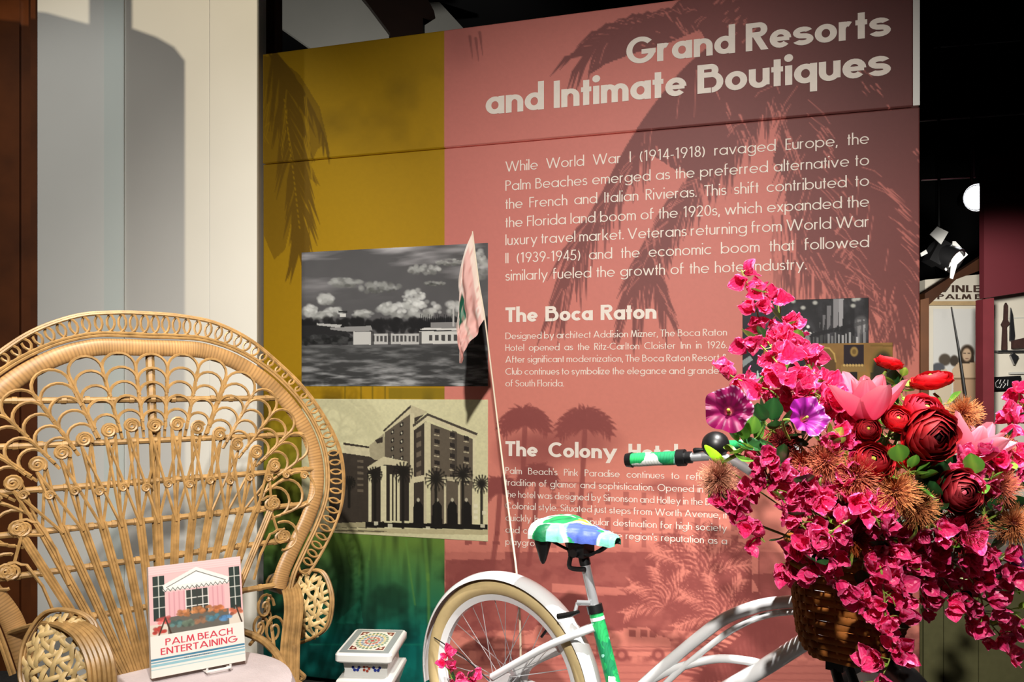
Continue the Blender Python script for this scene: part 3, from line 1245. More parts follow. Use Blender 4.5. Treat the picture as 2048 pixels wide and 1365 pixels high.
def paint_lake(C, X, Y):
    n = vnoise(X, Y, 90, 4, 1.0)
    sky = 84 + 22 * n
    st = vnoise(X * 0.5 + Y * 0.9, Y * 2.2, 60, 4, 4.0)
    sky = sky + 110 * np.clip((st - 0.46) * 3.6, 0, 1) * np.clip((610 - Y) / 90, 0, 1)
    C.c[:] = (sky[..., None] * np.array((1, 0.98, 0.99)))
    rn = random.Random(5)
    for (x, y, w, h, br) in ((690, 565, 40, 11, 170), (760, 575, 50, 16, 165), (652, 600, 18, 14, 205), (620, 622, 16, 14, 215), (830, 600, 34, 30, 225),
                             (808, 622, 36, 22, 215), (850, 620, 40, 22, 225), (775, 618, 24, 16, 200), (668, 625, 22, 12, 200), (725, 628, 26, 9, 190), (850, 540, 44, 12, 190),
                             (900, 525, 40, 8, 180), (912, 618, 24, 22, 200), (640, 632, 30, 10, 190), (870, 567, 24, 6, 150), (960, 530, 16, 40, 190)):
        for _ in range(60):
            a, r = rn.uniform(0, 2 * PI), math.sqrt(rn.random())
            q = rn.uniform(2.0, 5.5) * min(1, h / 14)
            s = br + rn.uniform(-46, 22) - (44 if math.sin(a) * r > 0.3 else 0)
            C.ell(x + math.cos(a) * r * w * 0.8, y + math.sin(a) * r * h * 0.75, q * (1.9 if h < 12 else 1.2), q, (s, s, s - 4), 0.6, soft=0.7)
    # tree line
    for _ in range(260):
        x = rn.uniform(600, 980)
        y = rn.uniform(640, 664)
        C.ell(x, y, rn.uniform(3, 8), rn.uniform(4, 8), (28, 27, 28), 0.8, soft=0.6)
    for k in range(34):
        x = 838 + k * 4
        C.poly([(x, 655), (x + 3, 628 + (k % 4)), (x + 6, 655)], (26, 26, 28), 0.95)
    # water
    w = np.clip((Y - 688) / 6, 0, 1)
    rp = vnoise(X, Y * 5.5, 34, 4, 11.0)
    wat = 62 + 120 * np.clip((rp - 0.38) * 2.6, 0, 1) * (0.35 + 0.65 * np.clip((Y - 690) / 80, 0, 1))
    C.c[:] = C.c * (1 - w[..., None]) + w[..., None] * wat[..., None]
    # dark rocks and low houses on the left
    C.poly([(603, 652), (640, 650), (700, 668), (706, 690), (603, 690)], (40, 39, 40), 1)
    for _ in range(70):
        s = rn.uniform(20, 80)
        C.ell(rn.uniform(606, 704), rn.uniform(672, 690), rn.uniform(3, 8), rn.uniform(2, 5), (s, s, s), 0.7)
    C.poly([(634, 647), (684, 650), (680, 656), (634, 651)], (190, 188, 184), 1)
    C.poly([(660, 656), (742, 652), (746, 662), (700, 664), (662, 660)], (150, 148, 146), 1)
    C.rect(707, 664, 742, 690, (205, 203, 198), 1)
    C.rect(740, 668, 838, 689, (196, 194, 190), 1)
    C.rect(838, 663, 948, 688, (216, 214, 208), 1)
    C.poly([(838, 660), (850, 656), (948, 656), (952, 662)], (225, 223, 218), 1)
    C.rect(862, 645, 920, 657, (140, 138, 136), 1)
    C.line((907, 612), (907, 652), 1.8, 1.8, (200, 198, 194))
    C.rect(680, 628, 692, 634, (220, 218, 212), 1)
    C.rect(677, 622, 695, 626, (50, 50, 50), 1)
    for k in range(12):
        x = 745 + k * 8
        C.rect(x, 672, x + 4.5, 684, (52, 50, 50), 0.8)
    for k in range(7):
        x = 858 + k * 12.5
        C.rect(x, 670, x + 7, 682, (60, 58, 58), 0.9)
    for x in (742, 776, 838):
        C.rect(x, 664, x + 6, 690, (60, 58, 58), 0.8)
    C.rect(940, 650, 976, 690, (44, 43, 44), 0.7)
    C.c *= 0.95


def paint_hotel(C, X, Y):
    n = vnoise(X, Y, 120, 3, 2.0)
    C.c[:] = np.array((222, 216, 174)) - 16 * n[..., None]
    z = lambda x, y: (600 + x / 4.265, 780 + y / 4.265)
    Z = lambda pts: [z(*p) for p in pts]
    dk, mid, lt = (62, 54, 46), (96, 86, 72), (206, 196, 160)
    C.poly(Z([(380, 540), (620, 570), (720, 520), (720, 1180), (250, 1180), (250, 520)]), dk)
    C.poly(Z([(370, 455), (600, 490), (640, 520), (620, 575), (380, 540)]), lt)
    C.poly(Z([(370, 450), (600, 485), (600, 500), (370, 470)]), dk)
    C.poly(Z([(590, 480), (720, 370), (735, 600), (640, 600), (600, 570)]), (170, 160, 130))
    C.poly(Z([(640, 430), (705, 400), (705, 450), (660, 460)]), dk)
    C.poly(Z([(725, 360), (945, 205), (945, 800), (725, 640)]), mid)
    C.poly(Z([(715, 345), (945, 140), (965, 140), (965, 205), (945, 205), (725, 365)]), lt)
    C.poly(Z([(712, 345), (945, 130), (950, 150), (715, 362)]), dk)
    C.poly(Z([(945, 130), (1090, 190), (980, 250), (945, 230)]), (190, 180, 146))
    C.poly(Z([(975, 240), (1060, 210), (975, 290)]), dk)
    C.poly(Z([(940, 200), (975, 200), (970, 1160), (940, 1160)]), lt)
    C.poly(Z([(970, 330), (1080, 270), (1080, 1170), (970, 1160)]), dk)
    C.poly(Z([(960, 310), (1090, 205), (1515, 375), (1500, 415), (1090, 260), (975, 345)]), lt)
    C.poly(Z([(960, 300), (1090, 200), (1515, 370), (1512, 392), (1092, 222), (968, 320)]), (74, 66, 56))
    C.poly(Z([(1060, 280), (1118, 280), (1112, 740), (1060, 740)]), lt)
    C.poly(Z([(1118, 290), (1475, 420), (1470, 1170), (1118, 1170)]), mid)
    C.poly(Z([(1300, 345), (1340, 360), (1340, 760), (1300, 760)]), (66, 58, 50), 0.8)
    C.poly(Z([(1475, 420), (1500, 415), (1490, 1170), (1470, 1170)]), (214, 206, 168))
    for i, x in enumerate((1170, 1300, 1420)):
        for k in range(5):
            C.poly(Z([(x - 22, 330 + k * 90 + i * 30), (x + 22, 340 + k * 90 + i * 30), (x + 22, 375 + k * 90 + i * 30), (x - 22, 365 + k * 90 + i * 30)]), (44, 38, 34))
            C.poly(Z([(x - 26, 380 + k * 90 + i * 28), (x + 20, 388 + k * 90 + i * 28), (x + 20, 396 + k * 90 + i * 28), (x - 26, 388 + k * 90 + i * 28)]), (188, 176, 146))
    for x in (790, 868):
        for k in range(5):
            y = 350 + k * 72 - (x - 790) * 0.8
            C.poly(Z([(x - 14, y), (x + 14, y - 14), (x + 14, y + 22), (x - 14, y + 34)]), (40, 35, 30))
            C.ell(*z(x, y + 10), 1.6, 2.4, (190, 184, 160))
    for k in range(5):
        C.poly(Z([(995, 370 + k * 84), (1035, 350 + k * 84), (1035, 395 + k * 84), (995, 412 + k * 84)]), (110, 98, 82))
    for k in range(6):
        C.poly(Z([(490, 600 + k * 50), (540, 602 + k * 50), (540, 622 + k * 50), (490, 620 + k * 50)]), (120, 108, 90), 0.7)
    C.poly(Z([(575, 660), (715, 570), (920, 615), (920, 650), (720, 640), (590, 690)]), lt)
    C.poly(Z([(590, 690), (720, 640), (930, 655), (930, 1120), (590, 1120)]), (48, 42, 36))
    for x0, x1 in ((690, 738), (585, 610), (828, 852), (768, 784), (800, 816)):
        C.poly(Z([(x0, 650 if x0 == 690 else 720), (x1, 650 if x0 == 690 else 720), (x1, 1125), (x0, 1125)]), (214, 206, 168))
    C.poly(Z([(945, 750), (1100, 720), (1100, 770), (950, 800)]), lt)
    C.poly(Z([(1210, 740), (1470, 750), (1470, 780), (1210, 775)]), lt, 0.8)
    for x0, x1 in ((1058, 1078), (1228, 1250), (1348, 1366)):
        C.poly(Z([(x0, 770), (x1, 770), (x1, 1170), (x0, 1170)]), (200, 190, 156))
    for x in (1010, 1170, 1300, 1420):
        C.poly(Z([(x - 46, 1170), (x - 40, 990), (x, 930), (x + 40, 990), (x + 46, 1170)]), (26, 23, 20))
        C.ell(*z(x, 940), 3, 4, (180, 172, 148))
    # palms in front
    D = (30, 27, 22)
    for (x, y, r, yb) in ((640, 720, 60, 1120), (880, 700, 80, 1180), (1160, 760, 90, 1180), (1390, 720, 80, 1180), (1550, 800, 70, 1190), (420, 790, 50, 1000)):
        px_, py_ = z(x, y)
        C.path([z(x, y), z(x, yb)], 2.6, D, 0.9)
        for j in range(16):
            an = R(j * 22.5 + 5)
            e = (px_ + math.cos(an) * r / 4.265, py_ + math.sin(an) * r / 4.265)
            C.line((px_, py_), e, 2.6, 0.6, D, 0.85)
            C.line(e, (e[0], e[1] + 5), 1.6, 0.6, D, 0.8)
    C.poly(Z([(560, 1130), (1600, 1150), (1600, 1195), (560, 1170)]), (28, 25, 20))
    C.poly(Z([(200, 1140), (560, 1130), (560, 1175), (200, 1180)]), (170, 160, 124))
    for (x, y) in ((1500, 990), (1500, 1040), (1500, 1090), (1570, 1050), (1560, 1160), (1095, 1180), (650, 1140), (770, 1160)):
        C.rect(*z(x - 18, y - 14), *z(x + 18, y + 16), (226, 220, 190), 0.85)
    C.poly(Z([(200, 1180), (1610, 1195), (1610, 1240), (200, 1215)]), (188, 178, 138))
    C.poly(Z([(300, 1195), (760, 1205), (700, 1215), (300, 1206)]), (60, 54, 40), 0.7)
    C.c *= (0.96 + 0.08 * vnoise(X, Y, 4, 2, 3.0))[..., None]


def paint_ballroom(C, X, Y):
    n = vnoise(X, Y, 26, 4, 6.0)
    C.c[:] = (34 + 46 * np.clip((n - 0.35) * 2, 0, 1))[..., None] * np.array((1, 0.98, 1.04))
    rn = random.Random(8)
    # curtains and tall windows on the right
    for (x, w_, s, y0) in ((1672, 12, 150, 598), (1682, 10, 176, 598), (1658, 9, 130, 612), (1648, 6, 120, 630), (1640, 4, 110, 645), (1718, 8, 140, 640), (1728, 5, 190, 640)):
        C.poly([(x - w_ / 2, y0), (x + w_ / 2, y0), (x + w_ / 2 - 2, 650 if x < 1700 else 688), (x - w_ / 2, 664 if x < 1700 else 688)], (s, s - 2, s), 0.9)
    C.rect(1700, 600, 1709, 688, (34, 33, 36), 0.9)
    # arch and chandeliers
    C.ell(1608, 672, 34, 50, (42, 41, 44), 0.9)
    C.ell(1608, 682, 25, 44, (96, 94, 98), 0.5)
    C.ell(1608, 690, 24, 40, (30, 29, 32), 0.85)
    for (x, y) in ((1598, 654), (1608, 648), (1616, 654), (1594, 668), (1602, 664), (1612, 664), (1620, 668)):
        C.ell(x, y, 3.4, 3.4, (238, 238, 232), 1, soft=0.5)
    C.poly([(1600, 664), (1616, 664), (1622, 690), (1594, 690)], (170, 170, 168), 0.75)
    for (x, y) in ((1586, 603), (1630, 606), (1606, 616), (1708, 600), (1716, 598), (1706, 612)):
        C.ell(x, y, 5, 4, (206, 206, 196), 0.85, soft=0.8)
    for k in range(20):
        x = 1590 + k * 7.2
        s = rn.uniform(60, 210)
        C.rect(x, rn.uniform(664, 676), x + rn.uniform(2, 5), 690, (s, s, s), 0.8)
    C.poly([(1620, 668), (1735, 640), (1735, 648), (1620, 676)], (30, 29, 32), 0.8)
    C.ell(1722, 650, 14, 18, (150, 150, 148), 0.4)
    # tables below
    C.poly([(1560, 690), (1610, 690), (1626, 716), (1560, 730)], (120, 126, 128), 0.8)
    for k in range(5):
        C.line((1606, 690), (1570 + k * 16, 730), 1.4, 1.4, (30, 30, 32), 0.9)
    C.rect(1485, 690, 1530, 765, (22, 22, 26), 0.9)
    C.poly([(1486, 735), (1500, 720), (1530, 740), (1535, 762), (1486, 762)], (34, 36, 42), 1)
    C.poly([(1484, 722), (1500, 712), (1506, 720), (1486, 735)], (150, 160, 160), 0.9)
    C.poly([(1512, 760), (1515, 738), (1520, 760)], (190, 210, 205), 1)
    C.rect(1485, 602, 1525, 690, (26, 27, 40), 0.5)


def paint_lobby(C, X, Y):
    n = vnoise(X, Y, 30, 3, 8.0)
    C.c[:] = np.array((150, 112, 58)) * (0.85 + 0.3 * n[..., None])
    C.rect(1600, 720, 1672, 812, (92, 66, 32), 0.9)
    C.poly([(1622, 720), (1622, 706), (1640, 696), (1660, 698), (1672, 720)], (128, 92, 44), 1)
    C.path([(1624, 702), (1640, 695), (1658, 697), (1668, 708), (1671, 724)], 1.4, (206, 170, 96), 0.9)
    C.rect(1622, 714, 1660, 720, (176, 140, 70), 0.9)
    C.rect(1622, 702, 1648, 710, (64, 44, 24), 0.8)
    C.rect(1687, 690, 1728, 730, (36, 24, 32), 1)
    C.ell(1708, 704, 8, 10, (170, 138, 70), 0.9)
    C.ell(1708, 704, 4, 5, (110, 84, 40), 0.9)
    C.poly([(1682, 730), (1730, 730), (1734, 744), (1680, 744)], (150, 118, 66), 1)
    for k in range(7):
        C.ell(1688 + k * 6, 731, 2.4, 2.4, (214, 180, 110), 0.9)
    C.rect(1700, 744, 1714, 770, (30, 24, 22), 1)
    C.rect(1676, 744, 1700, 790, (120, 88, 44), 1)
    C.ell(1766, 740, 26, 42, (112, 96, 40), 0.9)
    C.ell(1766, 746, 21, 40, (40, 36, 20), 1)
    C.rect(1740, 745, 1790, 800, (40, 36, 22), 0.7)
    C.rect(1764, 748, 1772, 790, (128, 116, 74), 0.8)
    C.rect(1740, 690, 1786, 694, (120, 92, 40), 0.8)


photo('photo_print', 603.5, 976, 505.5, 773, paint_lake, 'black and white photo of a lakeside resort under clouds')
photo('photo_print', 603.5, 976, 798, 1062.5, paint_hotel, 'sepia photo of a brick hotel with palms')
photo('photo_print', 1485, 1737, 603, 764, paint_ballroom, 'black and white ballroom photo')
C, V = print_canvas(pu(1620), pu(1785), pv(1620, 800), pv(1620, 688), 0.0024, 0.0030)
paint_lobby(C, np.broadcast_to(C.X[None, :], C.Y.shape), C.Y)
tag(C.build('photo_print', V, print_m, lower, tuple(-N3 * 0.0012), LOFF), 'sepia photo of a panelled lobby')

# ---------------------------------------------------------------- the peacock chair
rattan_m = mat('rattan_cane', srgb(154, 120, 74), 0.42, noise=(34, 0.30))
wrap_m = mat('wrapped_rattan_band', srgb(168, 130, 84), 0.42, noise=(14, 0.22))
cush_m = mat('cushion_cloth', srgb(202, 190, 192), 0.85, noise=(20, 0.05), bump=(160, 0.2))


def add_wrap_stripes(m, scale):
    nt = m.node_tree
    bs = nt.nodes['Principled BSDF']
    a = nt.nodes.new('ShaderNodeAttribute')
    a.attribute_name = 'Col'
    mx = nt.nodes.new('ShaderNodeMixRGB')
    mx.blend_type = 'MULTIPLY'
    mx.inputs[0].default_value = 1.0
    src = bs.inputs['Base Color'].links[0].from_socket
    nt.links.new(src, mx.inputs[1])
    nt.links.new(a.outputs['Color'], mx.inputs[2])
    nt.links.new(mx.outputs[0], bs.inputs['Base Color'])


add_wrap_stripes(wrap_m, 1)

PHI = R(39)
CS = Vector((math.cos(PHI), math.sin(PHI), 0))          # along the chair back, to its left-hand end in the photo's right
CN = Vector((math.sin(PHI), -math.cos(PHI), 0))         # the way the chair faces
LEAN = R(9)
CT = Vector((0, 0, math.cos(LEAN))) - CN * math.sin(LEAN)
CC = Vector((-1.026, 2.14, 1.3))                         # a point of the back on its centre line
CF = CS.cross(CT).normalized()
if CF.dot(CN) < 0:
    CF = -CF
CHAIR0 = Vector((CC.x, CC.y, 0)) + CN * 0.26
chair = thing('peacock_chair', 'tall woven rattan peacock chair with a fan back, in front of the white wall', 'chair', CHAIR0)


def cb(s, t, d=0.0):
    """point of the chair back: across, up, forward; local to the chair"""
    return CC + CS * s + CT * t + CF * d - CHAIR0


def cpx(px, py):
    """where the sight line of a photo pixel meets the chair back, as (across, up)"""
    ray = Vector(((px - 1024) / F_PX, 1.0, (HORIZON - py) / F_PX))
    k = (CC - EYE).dot(CF) / ray.dot(CF)
    p = EYE + ray * k - CC
    return p.dot(CS), p.dot(CT)


def mirror(L):
    return [(-s, t) for s, t in reversed(L)]


hoop_r = [cpx(*p) for p in ((310, 697), (360, 698), (410, 703), (470, 724), (530, 762), (580, 812), (615, 868), (632, 925), (632, 985), (614, 1040), (590, 1090), (567, 1140), (557, 1178))]
rim_r = [cpx(*p) for p in ((300, 626), (360, 631), (430, 645), (500, 679), (560, 728), (610, 778), (650, 835), (678, 893), (688, 950), (684, 1008), (668, 1056), (645, 1102), (618, 1146))]
hoop_r[0] = (0.0, hoop_r[0][1])
rim_r[0] = (0.0, rim_r[0][1])
foot = cpx(546, 1238)
hoop = [(-foot[0], foot[1])] + mirror(hoop_r)[:-1] + hoop_r
rim = mirror(rim_r)[:-1] + rim_r
hoopS = smooth([(s, t, 0) for s, t in hoop], 10)
rimS = smooth([(s, t, 0) for s, t in rim], 10)

# wrapped band
b = MB()
fine = smooth([(p.x, p.y, 0) for p in hoopS], 3)
cols = []
rn = random.Random(3)
for i, p in enumerate(fine):
    k = 1.0 - (0.30 if i % 3 == 0 else 0.0) - rn.uniform(0, 0.12)
    cols.append((k, k * 0.98, k * 0.94))
b.tube([cb(p.x, p.y) for p in fine], 0.0165, 12, flat=(0.6, 1.45), up=CF, cols=cols)
b.build('wrapped_hoop', wrap_m, chair)

# thin wires beside the band, and the outer rim
b = MB()
for off in (0.031, 0.039):
    L = []
    for i, p in enumerate(hoopS):
        t = (hoopS[min(i + 1, len(hoopS) - 1)] - hoopS[max(i - 1, 0)]).normalized()
        nrm = Vector((-t.y, t.x, 0))
        if nrm.dot(Vector((p.x, p.y + 0.1, 0))) < 0 and abs(p.x) > 0.02:
            nrm = -nrm
        if nrm.y < 0 and abs(p.x) < 0.2:
            nrm = -nrm
        L.append(p + nrm * off)
    b.tube([cb(p.x, p.y, 0.004) for p in L], 0.0042, 6)
    inner_line = L
for k in (0.0, 0.009):
    b.tube([cb(p.x * (1 - k), p.y - k * 0.6, 0.003 if k else 0) for p in rimS], 0.0045, 6)
b.build('rim_canes', rattan_m, chair)

# the chain of rings between band and rim
def resample(L, n):
    d = [0.0]
    for a, c in zip(L[:-1], L[1:]):
        d.append(d[-1] + (c - a).length)
    out, j = [], 0
    for i in range(n):
        q = d[-1] * i / (n - 1)
        while j < len(d) - 2 and d[j + 1] < q:
            j += 1
        out.append(L[j].lerp(L[j + 1], (q - d[j]) / max(1e-9, d[j + 1] - d[j])))
    return out


NR = 84
ra = resample(inner_line, NR)


def out_hit(p, nrm):
    best = None
    for a, c in zip(rimS[:-1], rimS[1:]):
        dx, dy = c.x - a.x, c.y - a.y
        den = nrm.x * dy - nrm.y * dx
        if abs(den) < 1e-9:
            continue
        r = ((a.x - p.x) * dy - (a.y - p.y) * dx) / den
        u = ((a.x - p.x) * nrm.y - (a.y - p.y) * nrm.x) / den
        if 0 < r < 0.2 and -0.01 <= u <= 1.01 and (best is None or r < best):
            best = r
    return best


b = MB()
for i in range(NR):
    p = ra[i]
    t = (ra[min(i + 1, NR - 1)] - ra[max(i - 1, 0)]).normalized()
    nrm = Vector((-t.y, t.x, 0))
    r = out_hit(p, nrm) or out_hit(p, -nrm)
    if not r:
        continue
    if not out_hit(p, nrm):
        nrm = -nrm
    q = p + nrm * r
    c = (p + q) / 2
    v = (q - p)
    h = v.length / 2
    if h < 0.006:
        continue
    v.normalize()
    w = Vector((v.y, -v.x, 0))
    wd = min(0.024, h * 0.9 + 0.004)
    pts = []
    for k in range(14):
        a = 2 * PI * k / 14
        o = c + v * (math.cos(a) * h * 0.98) + w * (math.sin(a) * wd)
        pts.append(cb(o.x, o.y, 0.004 * math.sin(a)))
    b.tube(pts, 0.0036, 5, closed=True)
b.build('ring_trim', rattan_m, chair)

# cross rods
RODS = [((20, 803), (561, 796)), ((0, 895), (612, 868)), ((0, 990), (618, 936)), ((0, 1071), (610, 1010)), ((34, 1153), (575, 1081)), ((120, 1232), (548, 1182))]
for (a, c) in RODS:
    t = (cpx(*a)[1] + cpx(*c)[1]) / 2
    ends = [p.x for p, q in zip(hoopS[:-1], hoopS[1:]) if (p.y - t) * (q.y - t) <= 0]
    e = min(abs(x) for x in ends) if ends else 0.36
    b = MB()
    b.tube([cb(-e + 0.005, t), cb(0, t, -0.004), cb(e - 0.005, t)], 0.0085, 8)
    for i in range(-8, 9):                # bindings where the canes cross
        s = i * 0.055
        if abs(s) < e - 0.02:
            b.tube([cb(s - 0.006, t), cb(s + 0.006, t)], 0.0105, 8)
    b.build('cross_rod', rattan_m, chair)
rod_t = [(cpx(*a)[1] + cpx(*c)[1]) / 2 for a, c in RODS]

# centre spine
b = MB()
top_t = hoop_r[0][1]
b.tube([cb(0, top_t - 0.01, -0.012), cb(0, rod_t[1], -0.012), cb(0, rod_t[5] - 0.35, -0.012)], 0.0125, 8)
b.build('spine', rattan_m, chair)

# the fan: rows of arched loops over spirals
FO = Vector((0.0, cpx(311, 1130)[1], 0))
disc_px = [(310, 853), (352, 850), (393, 857), (436, 870), (472, 890), (510, 906), (546, 932), (552, 1003), (566, 1072)]
disc = []
for (x, y) in disc_px:
    s, t = cpx(x, y)
    v = Vector((s, t, 0)) - FO
    disc.append((math.atan2(v.x, v.y), v.length))
disc[0] = (0.0, disc[0][1])
disc[-2] = (disc[-2][0], disc[-2][1] * 0.97)


def fan(an, r, d=0.0):
    return cb(FO.x + math.sin(an) * r, FO.y + math.cos(an) * r, d)


def hoop_radius(an):
    best = 9.0
    dx, dy = math.sin(an), math.cos(an)
    for p, q in zip(hoopS[:-1], hoopS[1:]):
        a, c = p - FO, q - FO
        den = dx * (c.y - a.y) - dy * (c.x - a.x)
        if abs(den) < 1e-9:
            continue
        r = (a.x * (c.y - a.y) - a.y * (c.x - a.x)) / den
        u = (a.x * dy - a.y * dx) / den
        if r > 0 and 0 <= u <= 1:
            best = min(best, r)
    return best


def spiral(mb, an, r, rad, d, turns=2.6):
    c = fan(an, r, d) + CHAIR0
    pts = []
    n = int(turns * 12)
    for k in range(n + 1):
        a = 2 * PI * turns * k / n + an
        q = rad * (1 - 0.88 * k / n)
        pts.append(c + CS * (math.cos(a) * q) + CT * (math.sin(a) * q) - CHAIR0)
    mb.tube(pts, 0.0042, 5)


N = len(disc)
for k in range(-(N - 1), N):
    sg = 1 if k >= 0 else -1
    an, r0 = disc[abs(k)]
    an_n = disc[min(abs(k) + 1, N - 1)][0]
    half = 0.5 * (disc[1][0] - disc[0][0]) if abs(k) == 0 else 0.5 * abs(an - disc[abs(k) - 1][0])
    half = min(half, R(7.0))
    an *= sg
    rh = hoop_radius(an) - 0.018
    b = MB()
    spiral(b, an, r0, 0.0205, 0.012)
    nl = max(1, int((rh - r0 - 0.01) / 0.037))
    step = (rh - r0 - 0.004) / nl
    for m in range(nl):
        top = r0 + 0.004 + (m + 1) * step
        wr = half * 0.98 * top
        base = max(r0 - 0.01, top - wr - 0.036)
        pts = []
        d = 0.006 + 0.0015 * (m % 2)
        pts.append(fan(an - half * 0.96, base, d))
        for j in range(11):
            a = PI - PI * j / 10
            hw = half * math.cos(a)
            pts.append(fan(an + hw, top - wr + wr * math.sin(a), d))
        pts.append(fan(an + half * 0.96, base, d))
        b.tube(pts, 0.0044, 5)
    for s in (-1, 1):                     # straight canes the loops are tied to
        if rh > r0 + 0.05:
            b.tube([fan(an + s * half, r0 - 0.03, 0.001), fan(an + s * half, rh - 0.05, 0.001)], 0.0042, 5)
    b.build('fan_loops', rattan_m, chair)

# canes running down from the spirals, crossing, then bundled to the seat
tb = cpx(311, 1300)[1]
tm = rod_t[3]


def low(i, t):
    """position across of bundle i at height t"""
    w0, w1 = 0.021, 0.046
    return i * (w0 + (w1 - w0) * (t - tb) / (tm - tb))


b = MB()
for i in range(-7, 8):
    for j in (-1, 0, 1):
        o = j * 0.0072
        b.tube([cb(low(i, tm + 0.01) + o, tm + 0.01, 0.008), cb(low(i, (tm + tb) / 2) + o, (tm + tb) / 2, 0.008), cb(low(i, tb - 0.2) + o, tb - 0.2, 0.008)], 0.0042, 5)
b.build('seat_canes', rattan_m, chair)
b = MB()
for i in range(-7, 8):
    for dk, dd in ((-0.5, 0.011), (0.5, 0.005)):
        k = i + dk * 1.0
        for kk in (math.floor(k), math.ceil(k)):
            if abs(kk) >= N:
                continue
            an, r = disc[abs(kk)]
            an *= 1 if kk >= 0 else -1
            e = fan(an + dk * R(4), r - 0.012, dd)
            b.tube([cb(low(i, tm), tm - 0.01, dd), e], 0.0040, 5)
    an, r = disc[min(abs(i), N - 1)]
b.build('crossed_canes', rattan_m, chair)
for i in range(-7, 8):
    b = MB()
    s, t = low(i + 0.5, tm) * 1.25, rod_t[2] - 0.012 - 0.006 * (i % 2)
    c = cb(s, t, 0.014)
    pts = []
    for k in range(23):
        a = 2 * PI * 1.9 * k / 22
        q = 0.0125 * (1 - 0.85 * k / 22)
        pts.append(c + CS * (math.cos(a) * q) + CT * (math.sin(a) * q))
    b.tube(pts, 0.0036, 5)
    b.build('small_spiral', rattan_m, chair)
# big side scrolls
for sg in (-1, 1):
    b = MB()
    for (p, e) in (((560, 1074), (505, 1160)), ((540, 1008), (480, 1120))):
        s, t = cpx(*p)
        s2, t2 = cpx(*e)
        L = [(s2, t2), (s2 + (s - s2) * 0.25, t2 + (t - t2) * 0.6), (s - 0.035, t + 0.012)]
        for k in range(22):
            a = PI * 0.8 - 2 * PI * 2.0 * k / 21
            q = 0.024 * (1 - 0.85 * k / 21)
            L.append((s - 0.004 + math.cos(a) * q, t + math.sin(a) * q))
        b.tube([cb(sg * x, y, 0.012) for x, y in L], 0.0042, 5)
    b.build('side_scroll', rattan_m, chair)

# seat, base
SEATC = Vector((-0.845, 1.915, 0)) - CHAIR0
SEATC.z = 0
b = MB()
rn = random.Random(4)
b.lathe([(0.300, 0.455), (0.318, 0.462), (0.324, 0.475), (0.318, 0.490), (0.300, 0.496), (0.05, 0.492)], 40, Matrix.Translation(SEATC))
b.build('seat_rim', wrap_m if False else rattan_m, chair)
b = MB()
b.lathe([(0.02, 0.492), (0.250, 0.492), (0.276, 0.505), (0.282, 0.525), (0.272, 0.547), (0.235, 0.558), (0.14, 0.562), (0.02, 0.563)], 48, Matrix.Translation(SEATC))
b.build('seat_cushion', cush_m, chair)
b = MB()
prof = [(0.29, 0.0), (0.27, 0.06), (0.21, 0.16), (0.175, 0.24), (0.20, 0.33), (0.27, 0.42), (0.30, 0.46)]
for k in range(44):
    a = 2 * PI * k / 44
    for s in (0.5, -0.5):
        pts = []
        for i, (r, z) in enumerate(smooth([(r, z, 0) for r, z in prof], 3)[j][:2] for j in range(19)):
            an = a + s * z * 1.4
            pts.append(SEATC + Vector((r * math.cos(an), r * math.sin(an), z)))
        b.tube(pts, 0.005, 5)
for (r, z) in ((0.29, 0.008), (0.178, 0.24), (0.285, 0.44)):
    b.tube([SEATC + Vector((r * math.cos(2 * PI * k / 40), r * math.sin(2 * PI * k / 40), z)) for k in range(40)], 0.009, 6, closed=True)
b.build('hourglass_base', rattan_m, chair)

# arms: a bundle of canes sweeping down to the seat, and a woven roundel on the outside
strap_m = mat('pale_cane_strap', srgb(192, 164, 112), 0.5, noise=(24, 0.12))


def pix_at(px, py, d):
    return at(px, py, d) - CHAIR0


def arm(curve, centre, ex, ey, seed, outline):
    t = MB()
    C3 = smooth(curve, 8)
    for j in range(6):
        o = CF * 0 + CN * (0.004 * (j % 2)) + CS * ((j - 2.5) * 0.0095)
        t.tube([p + o for p in C3], 0.0058, 6)
    t.build('arm_front', rattan_m, chair)
    t = MB()
    n = ex.cross(ey).normalized()
    RIM = smooth([centre + ex * x + ey * y for x, y in outline], 6, closed=True)
    t.tube(RIM, 0.0062, 6, closed=True)
    t.tube([p + n * 0.010 for p in RIM], 0.0045, 6, closed=True)

    def bulge(x, y):
        return max(0.0, 1 - (x * x + y * y)) * 0.035
    t.build('roundel_rim', rattan_m, chair)
    t = MB()
    nn = 0
    for fam, ang in enumerate((22, 82, 142)):
        ca, sa = math.cos(R(ang)), math.sin(R(ang))
        for q in (-0.60, -0.40, -0.10, 0.10, 0.40, 0.60):
            L = math.sqrt(1 - q * q) * 0.98
            pts = []
            for k in range(15):
                u = -L + 2 * L * k / 14
                x, y = ca * u - sa * q, sa * u + ca * q
                x += 0.05 * math.sin(u * 5 + fam)
                over = 0.006 * math.sin(u * 9 + fam * 2.1 + (nn % 2) * PI)
                pts.append(centre + ex * x + ey * y + n * (bulge(x, y) + over))
            t.tube(pts, 0.0058, 6, flat=(1.0, 0.36), up=(ey * ca - ex * sa))
            nn += 1
    t.build('woven_roundel', strap_m, chair)


